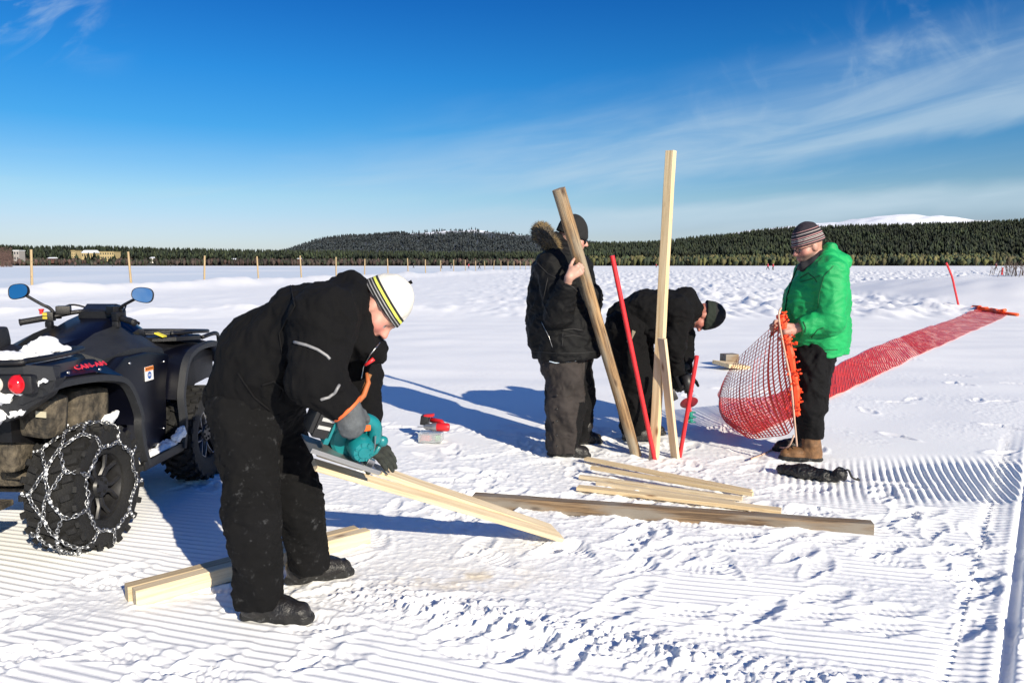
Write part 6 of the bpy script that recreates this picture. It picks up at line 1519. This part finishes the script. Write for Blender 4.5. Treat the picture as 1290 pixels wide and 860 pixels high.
mb.tube([p-base for p in smooth_path([P(1000, 548, 5.14), V3(1.98, 5.2, .10), on_ground(978, 566, .012), on_ground(962, 573, .010), on_ground(946, 579, .010)], 6)], .006, 6)
rope = mb.bm; rope_o = mb.build('rope', m_rope, None, True); rope_o.location = base; tag(rope_o, 'beige rope hanging from the net holder and trailing on the snow', 'rope')
# ------------------------------------------------------------------ black bag at the man's feet
bg0, bg1 = on_ground(988, 595), on_ground(1056, 606)
broot = thing('bag', bg0, 'black drawstring bag lying on the snow at the green man\'s boots', 'bag')
m_bag = mat('black_nylon', (.006, .006, .007), .5, bump=.4, bscale=120, dust=.05)
blob('bag_body', chain([bg0+V3(0, .02, .028), bg0.lerp(bg1, .35)+V3(0, 0, .038), bg0.lerp(bg1, .75)+V3(0, 0, .034), bg0.lerp(bg1, .92)+V3(0, 0, .028)], [.048, .066, .050, .032], V3(0, 0, 1), .68, k=.03)+[rc(bg0.lerp(bg1, .95)+V3(0, 0, .045), bg0.lerp(bg1, 1.02)+V3(0, 0, .055), .035, .045, k=.015)], .006, m_bag, broot, fold=[dict(amp=.010, size=.09, seed=2), dict(amp=.008, size=.03)], it=1)
mb = MB(); mb.tube([p-bg0 for p in smooth_path([bg1+V3(.02, 0, .06), bg1+V3(.05, -.02, .09), bg1+V3(.08, -.02, .04), bg1+V3(.13, -.01, .02), bg1+V3(.12, .0, .03)], 6)], .007, 6); mb.build('drawstring', m_bag, broot, True)
mb = MB(); mb.tube([p-bg0 for p in smooth_path([bg0.lerp(bg1, .2)+V3(0, -.02, .075), bg0.lerp(bg1, .25)+V3(0, -.055, .065), bg0.lerp(bg1, .30)+V3(0, -.066, .03)], 5)], .004, 6); mb.build('seam_cord', mat('light_cord', (.4, .4, .4), .7), broot, True)
# ------------------------------------------------------------------ circular saw
m_teal = mat('teal_plastic', (.006, .17, .19), .38, var=.1, vscale=20, dust=.06, dustcol=(.6,.5,.35), dscale=40)
m_blkp = mat('tool_black', (.012, .012, .013), .45)
m_al = mat('brushed_plate', (.42, .42, .42), .38, metal=.85)
c = P(428, 571, 2.85); bx = (e2-P(398, 566, 2.93)).normalized(); bz = (V3(.15, -.25, 1)-bx*V3(.15, -.25, 1).dot(bx)).normalized(); by = bz.cross(bx)
SM = Matrix(((bx.x, by.x, bz.x, c.x), (bx.y, by.y, bz.y, c.y), (bx.z, by.z, bz.z, c.z), (0, 0, 0, 1)))
saw = thing('circular_saw', c, 'teal cordless circular saw with black battery, resting on the board in the man\'s hands', 'circular saw'); saw.matrix_world = SM @ Matrix.Scale(1.12, 4)
mb = MB(); mb.box((0, -.01, .0), (.28, .13, .005), None, .002); mb.box((.0, -.072, .008), (.28, .005, .014)); mb.build('base_plate', m_al, saw)
Ry = Matrix.Rotation(R(90), 4, 'X')
mb = MB(); mb.lathe([(0, -.02), (.075, -.02), (.083, -.010), (.083, .022), (.074, .032), (0, .032)], Matrix.Translation(V3(.02, .03, .070)) @ Ry, 32, False); mb.build('blade_guard', m_teal, saw, angle=40)
mb = MB(); mb.lathe([(0, 0), (.078, 0), (.078, .0025), (0, .0025)], Matrix.Translation(V3(.02, .052, .045)) @ Ry, 48, False); mb.build('saw_blade', m_metal, saw, angle=40)
mb = MB(); mb.lathe([(0, 0), (.040, 0), (.044, .006), (.044, .065), (.036, .078), (.022, .080), (.020, .084), (0, .084)], Matrix.Translation(V3(.035, .0, .062)) @ Ry, 28, False)
for k in range(8):
    a_ = k*math.pi/4; mb.box((.035+.030*math.cos(a_), -.080, .062+.030*math.sin(a_)), (.012, .006, .005), Matrix.Rotation(-a_, 3, 'Y'))
mb.build('motor', m_teal, saw, angle=40)
blob_pts = [V3(-.11, -.015, .070), V3(-.06, -.015, .115), V3(.0, -.015, .150), V3(.055, -.015, .145), V3(.085, -.015, .09)]
mb = MB(); mb.tube(smooth_path(blob_pts, 6), [.024]*25, 10); mb.build('handle', m_teal, saw, True)
mb = MB(); mb.box((.01, -.036, .128), (.05, .012, .022), Matrix.Rotation(R(-30), 3, 'Y'), .005); mb.build('trigger', mat('orange_trigger', (.75, .12, .02), .45), saw, angle=40)
mb = MB(); mb.box((-.135, -.02, .120), (.066, .08, .145), Matrix.Rotation(R(-8), 3, 'Y'), .008); mb.box((-.176, -.02, .120), (.016, .074, .13), Matrix.Rotation(R(-8), 3, 'Y'), .004)
bt = mb.build('battery', m_blkp, saw, angle=40)
for dz in (-.03, 0, .03):
    mb = MB(); mb.box((-.135, -.0610, .120+dz), (.044, .003, .012), Matrix.Rotation(R(-8), 3, 'Y')); mb.build('battery_stripe', mat('grey_print', (.42, .42, .42), .5), bt)
mb = MB(); mb.box((-.105, -.03, .085), (.02, .06, .10), Matrix.Rotation(R(-8), 3, 'Y'), .004); mb.build('battery_latch', m_teal, saw, angle=40)
mb = MB(); mb.tube([V3(.10, .0, .01), V3(.125, .0, .05), V3(.125, .0, .085)], .008, 8); mb.sphere((.125, .0, .095), .022, 2, (1, .8, 1)); mb.build('front_knob', m_teal, saw, True)
mb = MB(); mb.tube([V3(.09, -.04, .004), V3(.085, -.045, .07), V3(.06, -.045, .12)], .004, 6); mb.box((.10, -.04, .02), (.03, .02, .03), None, .004); mb.build('depth_scale', m_metal, saw)
# ------------------------------------------------------------------ box of screws with a drill on top
c = on_ground(543, 556); zb = c.z
cr_ = thing('storage_box', c, 'small clear plastic box of red and green parts standing on the snow', 'storage box', rz=R(-6))
m_clr = bpy.data.materials.new('clear_plastic'); m_clr.use_nodes = True; bb = m_clr.node_tree.nodes['Principled BSDF']; bb.inputs['Base Color'].default_value = (.85, .88, .9, 1); bb.inputs['Transmission Weight'].default_value = .75; bb.inputs['Roughness'].default_value = .25; bb.inputs['IOR'].default_value = 1.2
mb = MB(); w_, d_2, h_ = .178, .12, .070
for bxs in (((0, 0, .003), (w_, d_2, .006)), ((0, -d_2/2, h_/2), (w_, .004, h_-.008)), ((0, d_2/2, h_/2), (w_, .004, h_-.008)), ((-w_/2, 0, h_/2), (.004, d_2-.006, h_-.008)), ((w_/2, 0, h_/2), (.004, d_2-.006, h_-.008))): mb.box(*bxs)
mb.build('tub', m_clr, cr_)
mb = MB(); mb.box((0, 0, h_+.001), (w_+.008, d_2+.008, .008), None, .003); mb.build('lid', m_clr, cr_)
mb = MB(); mb.box((-.035, -.02, .034), (.088, .05, .048), None, .004); mb.build('red_packet', mat('red_packet', (.55, .05, .08), .5), cr_)
mb = MB(); mb.box((.062, -.02, .034), (.034, .05, .044), None, .004); mb.build('green_packet', mat('green_packet', (.08, .42, .08), .5), cr_)
mb = MB(); r = random.Random(6)
for _ in range(40): mb.tube([V3(r.uniform(-.08, .08), r.uniform(.01, .05), r.uniform(.008, .04))]*1+[V3(r.uniform(-.08, .08), r.uniform(.01, .05), r.uniform(.008, .04))], .0022, 4)
mb.build('screws', m_metal, cr_).__setitem__('kind', 'stuff')
m_redt = mat('red_tool', (.50, .012, .018), .42)
dl = thing('power_drill', c+V3(0, 0, h_+.006), 'red and black cordless drill lying on top of the clear box', 'drill', rz=R(-6))
mb = MB(); mb.lathe([(0, 0), (.030, 0), (.034, .01), (.034, .085), (.028, .10), (0, .10)], Matrix.Translation(V3(.05, -.01, .042)) @ Matrix.Rotation(R(90), 4, 'Y') @ Matrix.Rotation(0, 4, 'Z'), 20, False); mb.build('motor_body', m_redt, dl, angle=40)
mb = MB(); mb.lathe([(0, 0), (.012, 0), (.024, .02), (.026, .06), (.034, .07), (.034, .105), (0, .105)], Matrix.Translation(V3(-.055, -.01, .042)) @ Matrix.Rotation(R(90), 4, 'Y'), 20, False); mb.tube([V3(-.055, -.01, .042), V3(-.105, -.01, .040)], .004, 6); mb.build('chuck', m_al, dl, angle=40)
mb = MB(); mb.tube([V3(.10, .0, .05), V3(.08, .03, .075), V3(-.01, .05, .085)], [.022, .020, .022], 10); mb.build('handle', m_redt, dl, True)
mb = MB(); mb.box((-.055, .045, .085), (.065, .085, .075), Matrix.Rotation(R(8), 3, 'Y'), .008); bt = mb.build('battery', m_blkp, dl, angle=40)
mb = MB(); mb.box((-.02, .03, .125), (.08, .05, .022), Matrix.Rotation(R(-6), 3, 'Y'), .006); mb.build('battery_cap', m_redt, dl, angle=40)
# ------------------------------------------------------------------ drill and ice bit of the bending man
dp = P(866, 482, 5.60); dq = on_ground(870, 528, .0)
dr = thing('drill_driver', dp, 'black hand drill with a red round guard and green bit boring into the snow', 'drill')
ax = (dq-dp).normalized()
loc = lambda p: p-dp
mb = MB(); mb.tube([loc(P(852, 474, 5.64)), loc(P(858, 488, 5.62)), loc(P(866, 484, 5.60))], [.030, .028, .032], 10); mb.tube([loc(P(864, 472, 5.6)), loc(P(868, 494, 5.6))], [.042, .034], 14); mb.build('body', m_blkp, dr, True)
mb = MB(); mb.box(loc(P(845, 497, 5.62)), (.075, .10, .09), Matrix.Rotation(R(-25), 3, 'Y'), .012); mb.build('battery', m_blkp, dr, angle=40)
mb = MB(); mb.tube([loc(P(868, 494, 5.6)), loc(P(869, 506, 5.6))], .018, 10); mb.build('chuck', m_metal, dr, True)
Md = Matrix.Translation(loc(P(868, 507, 5.60))) @ V3(.15, -1.0, -.9).to_track_quat('Z', 'Y').to_matrix().to_4x4()
mb = MB(); mb.lathe([(0, -.006), (.066, -.004), (.070, 0), (.066, .004), (.02, .010), (0, .010)], Md, 32, False); mb.build('round_guard', mat('dark_red_guard', (.20, .008, .016), .5), dr, angle=40)
mb = MB(); mb.tube([loc(P(869, 512, 5.6)), loc(P(870, 522, 5.6))], .010, 8); mb.build('shaft', m_redpole, dr, True)
mb = MB(); mb.tube([loc(P(869.5, 518, 5.6)), loc(P(870, 532, 5.6))], [.020, .018], 8)
for k in range(16):
    a_ = k*.8; p0 = loc(P(870, 519+k*.8, 5.6)); mb.box(p0+V3(math.cos(a_)*.022, math.sin(a_)*.022, 0), (.03, .03, .006), Matrix.Rotation(a_, 3, 'Z'))
mb.build('auger_bit', mat('green_bit', (.02, .22, .17), .4), dr)
